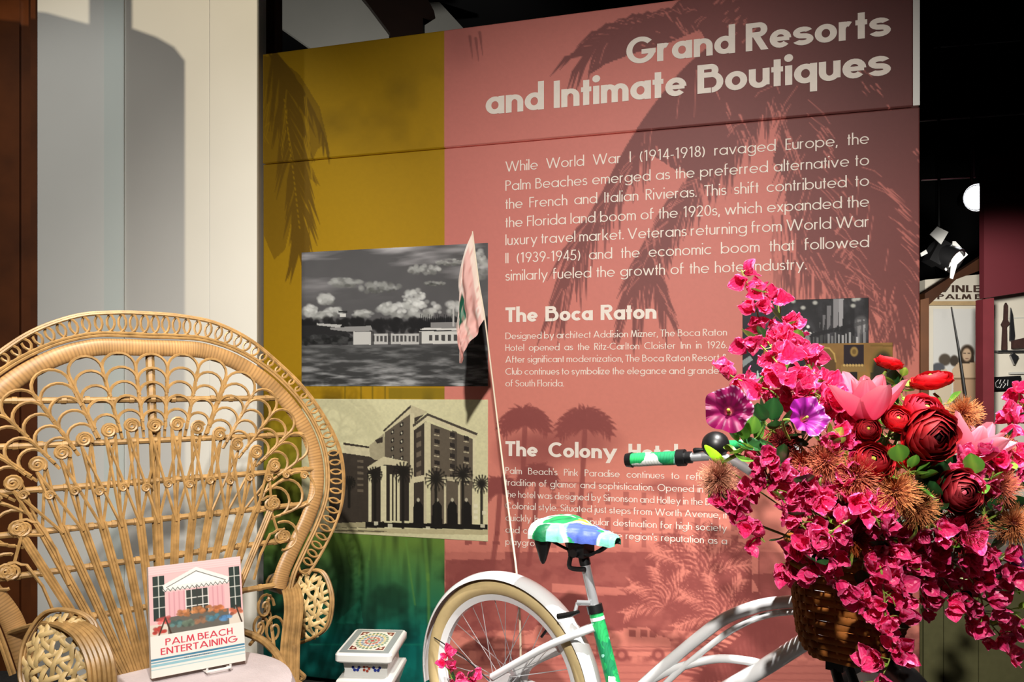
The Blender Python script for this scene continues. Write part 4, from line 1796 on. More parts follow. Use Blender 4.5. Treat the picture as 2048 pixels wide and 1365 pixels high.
# right-hand arm in the photograph
oct_ = [(-0.75, 0.75), (-0.2, 1.0), (0.55, 0.98), (0.95, 0.45), (1.0, -0.1), (0.8, -0.6), (0.1, -0.95), (-0.6, -1.05), (-0.9, -0.4), (-0.95, 0.2)]
cR = pix_at(618, 1212, 2.34)
exR = (CS * 0.35 + CN * 0.75).normalized() * 0.0 + Vector((0.93, -0.30, 0.03)).normalized() * 0.082
arm([pix_at(556, 1172, 2.42), pix_at(578, 1172, 2.32), pix_at(587, 1215, 2.24), pix_at(580, 1290, 2.20), pix_at(578, 1365, 2.16), pix_at(570, 1460, 2.12)], cR, exR, Vector((0, 0.02, 0.103)), 1, oct_)
cL = pix_at(122, 1318, 1.74)
exL = Vector((0.95, -0.05, 0.0)).normalized() * 0.090
arm([pix_at(40, 1262, 1.86), pix_at(110, 1244, 1.78), pix_at(165, 1262, 1.72), pix_at(196, 1310, 1.69), pix_at(205, 1372, 1.68), pix_at(205, 1470, 1.70)], cL, exL, Vector((0.0, 0.03, 0.100)), 2, [(-x, y) for x, y in oct_])
# scrollwork under the right arm and the sweep of cane at its foot
b = MB()
for (c, r0) in (((530, 1215), 0.018), ((548, 1262), 0.020), ((520, 1255), 0.016)):
    c3 = pix_at(c[0], c[1], 2.30)
    b.tube([c3 + CS * (math.cos(a) * r0 * 1.6 * (1 - k / 26)) + Vector((0, 0, math.sin(a) * r0 * 2.4 * (1 - k / 26))) for k, a in enumerate(np.linspace(0, 9.5, 22))], 0.0045, 5)
b.tube(smooth([pix_at(540, 1190, 2.36), pix_at(520, 1260, 2.3), pix_at(500, 1290, 2.22)], 6), 0.0055, 6)
b.tube(smooth([pix_at(535, 1200, 2.36), pix_at(548, 1300, 2.26), pix_at(540, 1330, 2.2)], 6), 0.0055, 6)
b.tube(smooth([pix_at(588, 1290, 2.2), pix_at(592, 1335, 2.19), pix_at(608, 1356, 2.2), pix_at(570, 1362, 2.2)], 6), 0.007, 6)
b.build('arm_scrolls', rattan_m, chair)
b = MB()
b.tube(smooth([pix_at(480, 1262, 2.30), pix_at(530, 1285, 2.2), pix_at(565, 1330, 2.12), pix_at(572, 1400, 2.05)], 8), 0.011, 8)
b.tube(smooth([pix_at(548, 1165, 2.46), pix_at(570, 1172, 2.40)], 4), 0.030, 10)
b.build('arm_joint', rattan_m, chair)

# ---------------------------------------------------------------- the book on the seat
paper_m = mat('book_pages', srgb(216, 210, 202), 0.7, noise=(80, 0.05))
BU = (CS * 0.96 + CN * 0.1).normalized()
BLEAN = R(13)
BT = Vector((0, 0, math.cos(BLEAN))) - Vector((-BU.y, BU.x, 0)) * -math.sin(BLEAN)
BF = BU.cross(BT).normalized()
if BF.y > 0:
    BF = -BF
BW_, BH_, BD_ = 0.232, 0.278, 0.032
B0 = at(303, 1372, 1.905)                      # lower left front corner
B0.z = 0.575
book = thing('coffee_table_book', 'hardback book with a pink patio cover standing on the rattan chair seat', 'book', B0 + BU * BW_ / 2)
BO = B0 - Vector(book.location)


def bp(x, y, d=0.0):
    return BO + BU * x + BT * y + BF * d


nu, nv = 190, 220
xs = np.linspace(0, 1, nu)
ys = np.linspace(0, 1, nv)
C = Canvas(xs * 100, np.broadcast_to((ys * 120)[:, None], (nv, nu)).copy())
X = np.broadcast_to(C.X[None], C.Y.shape)
C.c[:] = np.array((240, 232, 226))
C.c[(C.Y < 70)] = np.array((236, 190, 192))
C.rect(0, 0, 100, 9, (238, 202, 204))
for k in range(4):
    C.line((0, 2 + k * 2.6), (100, 2 + k * 2.6), 0.3, 0.3, (222, 178, 182), 0.7, soft=0.4)
for x0, x1 in ((4, 16), (86, 98)):
    C.rect(x0, 11, x1, 60, (44, 56, 52))
    for y in (22, 34, 46):
        C.line((x0, y), (x1, y), 0.5, 0.5, (214, 214, 206), 1, soft=0.5)
    C.line(((x0 + x1) / 2, 11), ((x0 + x1) / 2, 60), 0.5, 0.5, (214, 214, 206), 1, soft=0.5)
C.poly([(14, 22), (50, 6), (86, 22), (84, 28), (16, 28)], (240, 238, 232))
C.poly([(16, 24), (50, 10), (84, 24)], (250, 248, 244))
for k in range(14):
    C.ell(17 + k * 5.1, 27, 2.8, 2.4, (246, 244, 238), 1, soft=0.3)
    C.path([(14.5 + k * 5.1, 26), (17 + k * 5.1, 29.4), (19.6 + k * 5.1, 26)], 0.35, (40, 44, 46), 0.9, soft=0.4)
C.line((18, 25), (50, 10.5), 0.4, 0.4, (70, 74, 72), 1, soft=0.4)
C.line((50, 10.5), (82, 25), 0.4, 0.4, (70, 74, 72), 1, soft=0.4)
C.rect(20, 31, 80, 62, (232, 178, 184))
for k in range(12):
    C.line((20.5 + k * 5.2, 31), (20.5 + k * 5.2, 62), 0.7, 0.7, (212, 150, 160), 0.8, soft=0.5)
C.rect(38, 31, 62, 64, (56, 62, 58))
for x in (38, 44, 50, 56, 62):
    C.line((x, 31), (x, 64), 0.5, 0.5, (236, 232, 226), 1, soft=0.5)
for y in (40, 49):
    C.line((38, y), (62, y), 0.5, 0.5, (236, 232, 226), 1, soft=0.5)
C.line((50, 28), (50, 58), 0.6, 0.6, (60, 60, 58), 1, soft=0.5)
C.rect(0, 64, 100, 78, (226, 214, 200))
C.rect(18, 58, 84, 76, (104, 100, 92))
rn = random.Random(2)
for x, y, col in ((34, 56, (188, 122, 76)), (48, 54, (196, 130, 80)), (60, 55, (188, 122, 76)), (74, 57, (198, 116, 70)), (28, 66, (92, 130, 128)), (40, 67, (100, 116, 100)),
                  (54, 66, (150, 110, 84)), (66, 66, (84, 132, 150)), (80, 68, (90, 140, 190)), (14, 60, (214, 92, 86)), (92, 62, (204, 110, 80)), (10, 70, (200, 70, 60))):
    for _ in range(16):
        q = rn.uniform(0.7, 1.2)
        C.ell(x + rn.uniform(-6, 6), y + rn.uniform(-3, 3), 2.4, 1.8, tuple(c * q for c in col), 0.7, soft=0.5)
C.path([(8, 78), (16, 58), (22, 78)], 0.8, (70, 50, 40), 1, soft=0.5)
C.path([(92, 56), (98, 76)], 0.8, (70, 50, 40), 1, soft=0.5)
C.rect(0, 76, 100, 120, (242, 236, 228))
for y, h, col in ((100, 2.2, (70, 130, 160)), (103.4, 1.6, (120, 170, 190)), (106, 3.0, (150, 196, 208)), (111, 1.2, (180, 210, 214))):
    C.rect(0, y, 100, y + h, col)
for k in range(16):
    C.rect(34 + k * 1.9, 103.2, 35.2 + k * 1.9, 105, (90, 104, 120), 0.8)
C.c *= 0.9
V = np.zeros((nv, nu, 3))
for a, (e, s) in enumerate(zip(BU, BT)):
    V[..., a] = BO[a] + e * (xs[None] * BW_) + s * ((1 - ys[:, None]) * BH_) + BF[a] * 0.0006
C.build('cover_print', V, print_m, book)
b = MB()
for d0, d1 in ((0.0, -0.003), (-BD_ + 0.003, -BD_)):
    b.prism([(0, 0), (BW_, 0), (BW_, BH_), (0, BH_)], bp, d0, d1)
b.prism([(0, 0), (0.003, 0), (0.003, BH_), (0, BH_)], bp, -0.0029, -BD_ + 0.0029)
b.build('cover_boards', paper_m, book, shade=False)
b = MB()
b.prism([(0.004, 0.004), (BW_ - 0.005, 0.004), (BW_ - 0.005, BH_ - 0.004), (0.004, BH_ - 0.004)], bp, -0.0032, -BD_ + 0.0032)
b.build('page_block', paper_m, book, shade=False)
red_m = mat('title_red', srgb(196, 52, 72), 0.5, noise=(50, 0.05))
b = MB()
sc = BH_ / 120.0
tl = lambda x, y, l: bp(x, y, l)
text_mesh(b, 'PALM BEACH', 0.15 * BW_, 0.87 * BW_, (120 - 87.5) * sc, 0.0165, 0.14, tl, 0.0012, just='scale')
text_mesh(b, 'ENTERTAINING', 0.10 * BW_, 0.92 * BW_, (120 - 97) * sc, 0.0165, 0.14, tl, 0.0012, just='scale')
b.build('title_lettering', red_m, book, shade=False, fix=False)
# the little stand the book leans on
acr_m = mat('white_acrylic', srgb(232, 230, 226), 0.25, noise=(5, 0.02))
stand = thing('book_stand', 'small white stand propping up the book on the chair seat', 'stand', (book.location.x, book.location.y, 0.566))
b = MB()
SO = -Vector(stand.location) + Vector(book.location)
for x in (0.55, 0.80):
    p = bp(x * BW_, -0.006, 0.0) + SO
    b.tube([p + BF * 0.030 + Vector((0, 0, 0.008)), p + BF * 0.030, p - BF * (BD_ + 0.004), p - BF * (BD_ + 0.004) + BT * 0.15], 0.0032, 6)
p = bp(0.55 * BW_, -0.006, 0.03) + SO
q = bp(0.80 * BW_, -0.006, 0.03) + SO
b.tube([p, q], 0.0032, 6)
b.build('wire_frame', acr_m, stand)
b = MB()
for x in (0.6, 0.75):
    p = bp(x * BW_, 0.10, -BD_ - 0.004) + SO
    b.tube([p, Vector((p.x, p.y, 0.004)) - BF * 0.045], 0.003, 6)
b.build('back_leg', acr_m, stand)

# ---------------------------------------------------------------- the garden stool
glaze_m = attr_mat('painted_glaze', rough=0.12, spec=0.6)
glz = mat('white_glaze', srgb(212, 212, 208), 0.12, noise=(4, 0.02), spec=0.6)
stool = thing('garden_stool', 'square white ceramic garden stool with painted blue and red motifs between chair and bicycle', 'stool', (at(745, 1290, 2.52).x, 2.52, 0))
SR = Matrix.Rotation(R(-4), 3, 'Z')
SW, SD, SZ = 0.186, 0.250, 0.462
b = MB()
b.rbox((0, 0, SZ - 0.016), (SW, SD, 0.032), 0.016, SR, 5)
b.build('top_slab', glz, stool)
b = MB()
prof = [(0.078, 0.0), (0.088, 0.03), (0.080, 0.06), (0.066, 0.16), (0.064, 0.24), (0.074, 0.30), (0.090, 0.348), (0.093, 0.359), (0.090, 0.369), (0.072, 0.375), (0.070, 0.395), (0.075, 0.430)]
vs, fs = [], []
for r, z in prof:
    for k in range(4):
        for q in range(5):
            t = q / 5
            c = [(1, -1), (1, 1), (-1, 1), (-1, -1)]
            a, d = c[k], c[(k + 1) % 4]
            v = SR @ Vector(((a[0] + (d[0] - a[0]) * t) * r, (a[1] + (d[1] - a[1]) * t) * r * 1.2, 0))
            vs.append((v.x, v.y, z))
n = 20
for i in range(len(prof) - 1):
    for k in range(n):
        l = (k + 1) % n
        fs.append((i * n + k, i * n + l, (i + 1) * n + l, (i + 1) * n + k))
fs.append(tuple(range((len(prof) - 1) * n, len(prof) * n)))
b.add(vs, fs)
b.build('pedestal', glz, stool)
# painted top
nu, nv = 110, 130
xs, ys = np.linspace(-1, 1, nu), np.linspace(-1, 1, nv)
C = Canvas(xs * 50, np.broadcast_to((ys * 50)[:, None], (nv, nu)).copy())
X = np.broadcast_to(C.X[None], C.Y.shape)
C.c[:] = np.array((132, 140, 140))
C.rect(-37, -40, 37, 40, (214, 210, 198))
for sx in (-1, 1):
    for sy in (-1, 1):
        C.poly([(sx * 35, sy * 38), (sx * 18, sy * 38), (sx * 24, sy * 28), (sx * 35, sy * 22)], (110, 44, 40))
        C.ell(sx * 28, sy * 31, 3, 3, (220, 200, 170))
for ring, nn, rr, col in ((30, 24, 3.0, (92, 124, 96)), (25, 20, 2.6, (190, 170, 90)), (20, 16, 3.2, (110, 130, 150)), (13, 12, 3.0, (176, 84, 70)), (7, 8, 2.6, (104, 128, 104))):
    for k in range(nn):
        a = 2 * PI * k / nn
        C.ell(math.cos(a) * ring, math.sin(a) * ring * 1.08, rr, rr, col, 0.9, soft=0.5)
C.ell(0, 0, 4, 4, (170, 70, 64))
for k in range(8):
    a = 2 * PI * k / 8
    C.line((math.cos(a) * 8, math.sin(a) * 8), (math.cos(a) * 32, math.sin(a) * 34), 0.6, 0.4, (90, 90, 70), 0.8, soft=0.6)
V = np.zeros((nv, nu, 3))
p = [SR @ Vector((x, 0, 0)) for x in (xs * (SW / 2 - 0.012))]
q = [SR @ Vector((0, y, 0)) for y in (-ys * (SD / 2 - 0.012))]
for a in range(2):
    V[..., a] = np.array([v[a] for v in p])[None] + np.array([v[a] for v in q])[:, None]
V[..., 2] = SZ + 0.0006
C.build('painted_top', V, glaze_m, stool)
# painted flowers on the front of the pedestal
blue_m = mat('cobalt_paint', srgb(36, 52, 128), 0.2, noise=(60, 0.2))
redp_m = mat('iron_red_paint', srgb(150, 62, 48), 0.2, noise=(60, 0.2))
teal_m = mat('teal_paint', srgb(70, 150, 150), 0.2, noise=(60, 0.2))


def petals(x, z, r, n, m, name):
    bb = MB()
    y = -0.0865
    for k in range(n):
        a = 2 * PI * k / n
        c = (x + math.cos(a) * r, z + math.sin(a) * r)
        ring = [SR @ Vector((c[0] + math.cos(2 * PI * j / 8) * r * 0.5, y, c[1] + math.sin(2 * PI * j / 8) * r * 0.5)) for j in range(8)]
        ring2 = [v + SR @ Vector((0, 0.004, 0)) for v in ring]
        bb.add(ring + ring2, [tuple(range(8)), tuple(reversed(range(8, 16)))] + [(j, j + 8, (j + 1) % 8 + 8, (j + 1) % 8) for j in range(8)])
    return bb.build(name, m, stool)


petals(-0.032, 0.405, 0.010, 6, blue_m, 'painted_flower')
petals(0.036, 0.405, 0.010, 6, blue_m, 'painted_flower')
petals(0.002, 0.402, 0.009, 5, redp_m, 'painted_flower')

# ---------------------------------------------------------------- the bicycle
TH = R(38)
AX = Vector(((1012 - 1024) / F_PX * 2.46, 2.46, 0))
BH = Vector((math.cos(TH), -math.sin(TH), 0))
BL = Vector((math.sin(TH), math.cos(TH), 0))
bike = thing('cruiser_bicycle', 'white cruiser bicycle with leaf print saddle and cream tyres before the pink panel', 'bicycle', AX, (0, 0, -TH))


def bk(px, py, off=0.0):
    """sight line of a pixel cut with the upright plane of the bicycle, shifted sideways; bicycle coordinates"""
    ray = Vector(((px - 1024) / F_PX, 1.0, (HORIZON - py) / F_PX))
    A = AX + BL * off
    k = (A - EYE).dot(BL) / ray.dot(BL)
    p = EYE + ray * k - AX
    return Vector((p.dot(BH), off, p.z))


def bw(v):
    return AX + BH * v[0] + BL * v[1] + Vector((0, 0, v[2]))


wpaint = mat('white_enamel', srgb(232, 233, 234), 0.22, noise=(3, 0.015), coat=0.4)
chrome = mat('chrome', srgb(205, 207, 210), 0.28, 0.65, noise=(8, 0.03))
black = mat('black_plastic', srgb(18, 18, 19), 0.4, noise=(20, 0.1))
tan = mat('cream_tyre_wall', srgb(196, 174, 126), 0.6, noise=(30, 0.06))
tread = mat('tread_rubber', srgb(120, 98, 64), 0.7, noise=(40, 0.1))


def leafprint(name, stops, scale):
    m = mat(name, (1, 1, 1), 0.55)
    nt = m.node_tree
    bs = nt.nodes['Principled BSDF']
    tc = nt.nodes.new('ShaderNodeTexCoord')
    n = nt.nodes.new('ShaderNodeTexNoise')
    n.inputs['Scale'].default_value = scale * 0.7
    vm = nt.nodes.new('ShaderNodeMixRGB')
    vm.inputs[0].default_value = 0.10
    nt.links.new(tc.outputs['Object'], vm.inputs[1])
    nt.links.new(n.outputs['Color'], vm.inputs[2])
    nt.links.new(tc.outputs['Object'], n.inputs['Vector'])
    v = nt.nodes.new('ShaderNodeTexVoronoi')
    v.inputs['Scale'].default_value = scale
    nt.links.new(vm.outputs[0], v.inputs['Vector'])
    sp = nt.nodes.new('ShaderNodeSeparateColor')
    nt.links.new(v.outputs['Color'], sp.inputs[0])
    rp = nt.nodes.new('ShaderNodeValToRGB')
    rp.color_ramp.interpolation = 'CONSTANT'
    el = rp.color_ramp.elements
    el[0].position, el[0].color = stops[0][0], (*stops[0][1], 1)
    el[1].position, el[1].color = stops[1][0], (*stops[1][1], 1)
    for p_, c_ in stops[2:]:
        e = el.new(p_)
        e.color = (*c_, 1)
    nt.links.new(sp.outputs[0], rp.inputs[0])
    # fine dark veins
    w = nt.nodes.new('ShaderNodeTexWave')
    w.inputs['Scale'].default_value = scale * 1.6
    w.inputs['Distortion'].default_value = 6
    nt.links.new(tc.outputs['Object'], w.inputs['Vector'])
    r2 = nt.nodes.new('ShaderNodeValToRGB')
    r2.color_ramp.elements[0].color = (0.45, 0.55, 0.5, 1)
    r2.color_ramp.elements[1].position = 0.22
    nt.links.new(w.outputs['Fac'], r2.inputs[0])
    mx = nt.nodes.new('ShaderNodeMixRGB')
    mx.blend_type = 'MULTIPLY'
    mx.inputs[0].default_value = 0.6
    nt.links.new(rp.outputs[0], mx.inputs[1])
    nt.links.new(r2.outputs[0], mx.inputs[2])
    nt.links.new(mx.outputs[0], bs.inputs['Base Color'])
    return m


GREEN, WHT, MINT, BLU, YEL = srgb(34, 168, 92), srgb(240, 244, 240), srgb(150, 222, 200), srgb(96, 122, 204), srgb(206, 222, 70)
print_green = leafprint('green_leaf_print', [(0.0, GREEN), (0.58, WHT), (0.72, srgb(20, 132, 84)), (0.92, MINT)], 26)
print_seat = leafprint('painted_leaf_print', [(0.0, GREEN), (0.34, WHT), (0.58, MINT), (0.68, BLU), (0.88, YEL)], 15)

WR = 0.345


def wheel(name, cx, label=None):
    w = bpy.data.objects.new(name, None)
    w.empty_display_size = 0.05
    COL.objects.link(w)
    w.parent = bike
    w.location = (cx, 0, WR)
    ring = lambda r, n=72: [Vector((math.cos(2 * PI * k / n) * r, 0, math.sin(2 * PI * k / n) * r)) for k in range(n)]
    # tyre: swept profile, tan wall with a darker tread
    b = MB()
    n, m = 84, 14
    vs, fs, mi = [], [], []
    for k in range(n):
        a = 2 * PI * k / n
        for j in range(m):
            q = 2 * PI * j / m
            r = WR - 0.031 + 0.031 * math.cos(q)
            vs.append((math.cos(a) * r, 0.029 * math.sin(q), math.sin(a) * r))
    for k in range(n):
        for j in range(m):
            l, u = (k + 1) % n, (j + 1) % m
            fs.append((k * m + j, k * m + u, l * m + u, l * m + j))
            mi.append(1 if (j <= 1 or j >= m - 2) else 0)
    b.add(vs, fs)
    b.m = mi
    b.build('tyre', [tan, tread] if cx < 0.5 else [black, black], w)
    b = MB()
    prof = [(WR - 0.060, -0.016), (WR - 0.054, -0.018), (WR - 0.054, 0.018), (WR - 0.060, 0.016), (WR - 0.076, 0.010), (WR - 0.076, -0.010)]
    vs, fs = [], []
    n = 84
    for k in range(n):
        a = 2 * PI * k / n
        for r, y in prof:
            vs.append((math.cos(a) * r, y, math.sin(a) * r))
    m = len(prof)
    for k in range(n):
        for j in range(m):
            l, u = (k + 1) % n, (j + 1) % m
            fs.append((k * m + j, k * m + u, l * m + u, l * m + j))
    b.add(vs, fs)
    b.build('rim', wpaint, w)
    b = MB()
    b.lathe([(0.006, -0.065), (0.012, -0.05), (0.012, -0.036), (0.030, -0.034), (0.030, -0.030), (0.015, -0.024), (0.015, 0.024), (0.030, 0.030), (0.030, 0.034), (0.012, 0.036), (0.012, 0.05), (0.006, 0.065)],
            20, Matrix.Rotation(R(90), 4, 'X'))
    b.build('hub', chrome, w)
    b = MB()
    b.tube([(math.cos(0.9) * (WR - 0.07), 0, math.sin(0.9) * (WR - 0.07)), (math.cos(0.9) * (WR - 0.115), 0, math.sin(0.9) * (WR - 0.115))], 0.0045, 6)
    b.build('valve', black, w)
    first = None
    for k in range(32):
        a = 2 * PI * k / 32
        if k < 4:
            side = 0.031 if k % 2 else -0.031
            ha = a + (0.9 if (k // 2) % 2 else -0.9)
            b = MB()
            b.tube([(math.cos(ha) * 0.027, side, math.sin(ha) * 0.027), (math.cos(a) * (WR - 0.068), side * 0.1, math.sin(a) * (WR - 0.068))], 0.0013, 5)
            o = b.build('spoke', chrome, w)
            if first is None:
                first = []
            first.append(o)
        else:
            o = first[k % 4].copy()
            o.rotation_euler = (0, -2 * PI * (k - k % 4) / 32, 0)
            COL.objects.link(o)
            o.parent = w
    return w


wheel('rear_wheel', 0.0)
wheel('front_wheel', 1.16).rotation_euler = (0, 0, R(-52))


def fender(cx, a0, a1, name):
    b = MB()
    n = 60
    prof = [(-0.036, -0.008), (-0.034, -0.001), (-0.022, 0.008), (0, 0.012), (0.022, 0.008), (0.034, -0.001), (0.036, -0.008),
            (0.034, -0.008), (0.031, -0.003), (0.020, 0.005), (0, 0.009), (-0.020, 0.005), (-0.031, -0.003), (-0.034, -0.008)]
    vs, fs = [], []
    m = len(prof)
    for k in range(n + 1):
        a = R(a0 + (a1 - a0) * k / n)
        for y, d in prof:
            r = WR + 0.006 + d
            vs.append((cx + math.cos(a) * r, y, WR + math.sin(a) * r))
    for k in range(n):
        for j in range(m):
            u = (j + 1) % m
            fs.append((k * m + j, k * m + u, (k + 1) * m + u, (k + 1) * m + j))
    fs += [tuple(range(m)), tuple(reversed(range(n * m, n * m + m)))]
    b.add(vs, fs)
    return b.build(name, wpaint, bike)


fender(0.0, -12, 192, 'rear_fender')
# frame
b = MB()
T1 = [bk(*p) for p in ((1640, 1196), (1588, 1203), (1520, 1212), (1450, 1238), (1390, 1282), (1330, 1332), (1285, 1372), (1255, 1405))]
b.tube(smooth(T1, 6), 0.0162, 12)
b.build('top_tube', wpaint, bike)
b = MB()
T2 = [bk(p[0], p[1], -0.004) for p in ((1640, 1222), (1588, 1224), (1530, 1232), (1470, 1257), (1410, 1300), (1350, 1350), (1315, 1385))]
b.tube(smooth(T2, 6), 0.0085, 10)
b.build('twin_tube', wpaint, bike)
b = MB()
T3 = [bk(*p) for p in ((1262, 1395), (1310, 1357), (1360, 1335), (1430, 1319), (1490, 1322), (1545, 1334))]
b.tube(smooth(T3, 6), 0.0115, 10)
b.build('middle_tube', wpaint, bike)
b = MB()
bbk = Vector((0.42, 0, 0.30))
T4 = [bk(*p) for p in ((1650, 1262), (1600, 1290), (1550, 1322), (1500, 1352))] + [bbk + Vector((0.10, 0, 0.03)), bbk]
b.tube(smooth(T4, 6), 0.0215, 12)
b.build('down_tube', wpaint, bike)
hd = bk(1645, 1200)
h1 = Vector((hd.x - 0.030, 0, hd.z + 0.05))
h0 = Vector((hd.x + 0.030, 0, hd.z - 0.11))
b = MB()
b.tube([h0, h1], 0.021, 14)
b.tube([h0 + (h1 - h0) * 0.0, h0 + (h1 - h0) * 0.08], 0.025, 14)
b.tube([h0 + (h1 - h0) * 0.92, h1], 0.025, 14)
b.build('head_tube', wpaint, bike)
fa = Vector((1.16, 0, WR))
for s in (-1, 1):
    b = MB()
    b.tube(smooth([h0 + Vector((0.006, s * 0.01, -0.01)), h0 + Vector((0.012, s * 0.045, -0.04)), (h0 + fa) / 2 + Vector((-0.01, s * 0.052, 0)), fa + Vector((-0.04, s * 0.055, 0.06)), fa + Vector((0, s * 0.055, 0))], 6), 0.012, 10)
    b.build('fork_blade', black, bike)
b = MB()
b.box(h0 + Vector((0.012, 0, -0.025)), (0.04, 0.11, 0.03))
b.build('fork_crown', black, bike)
# seat tube, post, clamp
st0, st1, sp1 = bk(1228, 1372), bk(1189, 1214), bk(1166, 1108)
b = MB()
b.tube([st1 + (st1 - st0) * 0.01, st0], 0.0215, 16)
b.build('seat_tube', print_green, bike)
for k, w_ in ((0.13, 0.010), (0.99, 0.02)):
    b = MB()
    p = st1.lerp(st0, k)
    b.tube([p, p + (st0 - st1).normalized() * w_], 0.0222, 16)
    b.build('tube_band', wpaint, bike)
b = MB()
b.tube([st0, bbk], 0.0205, 14)
b.tube([bbk + Vector((0, -0.035, 0)), bbk + Vector((0, 0.035, 0))], 0.024, 14)
b.build('bottom_bracket', wpaint, bike)
b = MB()
b.tube([st1, sp1], 0.0152, 14)
b.build('seat_post', chrome, bike)
b = MB()
d = (st0 - st1).normalized()
b.tube([st1 - d * 0.006, st1 + d * 0.018], 0.0245, 16)
b.build('seat_collar', black, bike)
b = MB()
q0, q1 = bk(1182, 1207, -0.02), bk(1155, 1206, -0.03)
b.tube([q0, q1], 0.008, 10)
b.tube([q1, bk(1150, 1225, -0.04)], 0.0055, 8)
b.build('clamp_bolt', chrome, bike)
b = MB()
b.tube([bk(1158, 1224, -0.04), bk(1140, 1230, -0.045), bk(1116, 1234, -0.05)], [0.005, 0.0085, 0.009], 10)
b.build('clamp_lever', black, bike)
# stays
for s in (-1, 1):
    b = MB()
    P = []
    for (px, py, o) in ((1187, 1256, 0.020), (1150, 1270, 0.045), (1095, 1293, 0.056), (1045, 1320, 0.060), (985, 1354, 0.062)):
        v = bk(px, py, -o)
        P.append(Vector((v.x, s * o, v.z)))
    b.tube(smooth(P, 6), [0.0125] * 6 + [0.0115] * 19, 10)
    b.build('seat_stay', wpaint, bike)
    b = MB()
    b.tube(smooth([bbk + Vector((-0.02, s * 0.03, 0)), Vector((0.25, s * 0.055, 0.315)), Vector((0.0, s * 0.062, WR))], 6), 0.0105, 8)
    b.build('chain_stay', wpaint, bike)
    b = MB()
    P0 = P[-1]
    pts = [(P0.x + 0.05, P0.z + 0.030), (P0.x - 0.012, P0.z + 0.006), (-0.02, WR + 0.01), (-0.015, WR - 0.02), (0.03, WR - 0.02), (P0.x + 0.07, P0.z + 0.02)]
    b.prism(pts, lambda x, z, t: Vector((x, s * 0.058 + t, z)), -0.003, 0.003)
    b.build('dropout_plate', wpaint, bike)
b = MB()
b.tube(smooth([bk(1120, 1300, 0.03), bk(1060, 1330, 0.045), bk(1045, 1372, 0.045)], 5), 0.014, 8)
b.build('rack_strut', wpaint, bike)
b = MB()
b.tube([bk(868, 1276, -0.04), bk(925, 1312, -0.045), bk(985, 1368, -0.05)], 0.0022, 6)
b.build('fender_stay', black, bike)

# saddle
nose = bk(1236, 1074)
LEN = 0.262
s0 = Vector((nose.x - LEN, 0, nose.z + 0.018))


def saddle_section(t):
    """half width, top z, skirt drop at t (0 rear, 1 nose)"""
    keys = [(0, 0.086, 0.004, 0.040), (0.06, 0.112, 0.016, 0.052), (0.22, 0.116, 0.020, 0.058), (0.42, 0.090, 0.012, 0.052), (0.6, 0.056, 0.002, 0.044), (0.8, 0.037, -0.006, 0.038), (0.95, 0.030, -0.014, 0.034), (1.0, 0.018, -0.022, 0.022)]
    for a, c in zip(keys[:-1], keys[1:]):
        if t <= c[0]:
            u = (t - a[0]) / (c[0] - a[0])
            u = u * u * (3 - 2 * u)
            return [a[i] + (c[i] - a[i]) * u for i in (1, 2, 3)]
    return keys[-1][1:]


def paint_saddle(C):
    g, gd, w, mint, bl, ye = (32, 150, 86), (16, 108, 66), (216, 224, 220), (124, 198, 182), (78, 100, 184), (190, 204, 60)
    C.c[:] = np.array(g)
    X, Y = np.broadcast_to(C.X[None], C.Y.shape), C.Y
    C.rect(0, 0, 100, 9, w)
    C.poly([(0, 0), (30, 0), (44, 14), (24, 20), (0, 12)], w)
    C.poly([(0, 14), (24, 20), (30, 34), (0, 30)], gd)
    C.poly([(0, 30), (30, 30), (44, 56), (30, 62), (0, 48)], mint)
    C.poly([(8, 50), (44, 44), (60, 62), (30, 86), (0, 80), (0, 56)], bl)
    C.poly([(46, 44), (60, 40), (72, 58), (56, 64)], ye)
    C.poly([(60, 60), (100, 56), (100, 90), (56, 88), (44, 76)], bl)
    C.poly([(0, 84), (100, 84), (100, 100), (0, 100)], mint)
    C.poly([(60, 4), (100, 10), (100, 44), (74, 40)], g)
    for p in (((0, 50), (30, 40), (50, 46), (62, 62), (50, 84)), ((30, 0), (40, 16), (70, 24), (100, 22)), ((24, 20), (34, 40)), ((50, 6), (58, 30), (70, 54)), ((0, 82), (40, 86), (70, 90))):
        C.path(p, 1.8, w, 1, soft=1.5)
    for k in range(7):
        C.path([(6 + k * 9, 16 + k * 3), (16 + k * 9, 22 + k * 3)], 0.7, (16, 96, 60), 0.8, soft=1)
        C.path([(8 + k * 6, 58 + k * 2), (18 + k * 6, 70 + k)], 0.7, (70, 90, 180), 0.8, soft=1)


b, u_ = MB(), MB()
n, m = 110, 64
vs = []
SCAN = Canvas(np.linspace(0, 100, m), np.broadcast_to(np.linspace(0, 100, n)[:, None], (n, m)).copy())
paint_saddle(SCAN)
us = []
for i in range(n):
    t = i / (n - 1)
    w, zt, dr = saddle_section(t)
    for j in range(m):
        q = j / (m - 1) * 2 - 1
        a = q * PI / 2
        y = w * math.copysign(abs(math.sin(a)) ** 0.75, q)
        z = zt - dr * (1 - max(0.0, math.cos(a)) ** 0.55)
        wr = 0.0006 * math.sin(i * 0.6 + j * 0.22) + 0.0008 * math.sin(j * 0.7 - i * 0.3)
        vs.append((s0.x + t * LEN, y, s0.z + z + wr))
        us.append((s0.x + t * LEN * 0.985 + 0.001, y * 0.93, s0.z + zt - dr * (0.80 if abs(q) < 0.8 else 0.96)))
fs = [(i * m + j, i * m + j + 1, (i + 1) * m + j + 1, (i + 1) * m + j) for i in range(n - 1) for j in range(m - 1)]
fs.append(tuple(range(m)))
b.add(vs, fs, [tuple(c) for c in lin(SCAN.c.reshape(-1, 3))])
sad = b.build('saddle', attr_mat('painted_saddle', 0.5, bump=(60, 0.3)), bike)
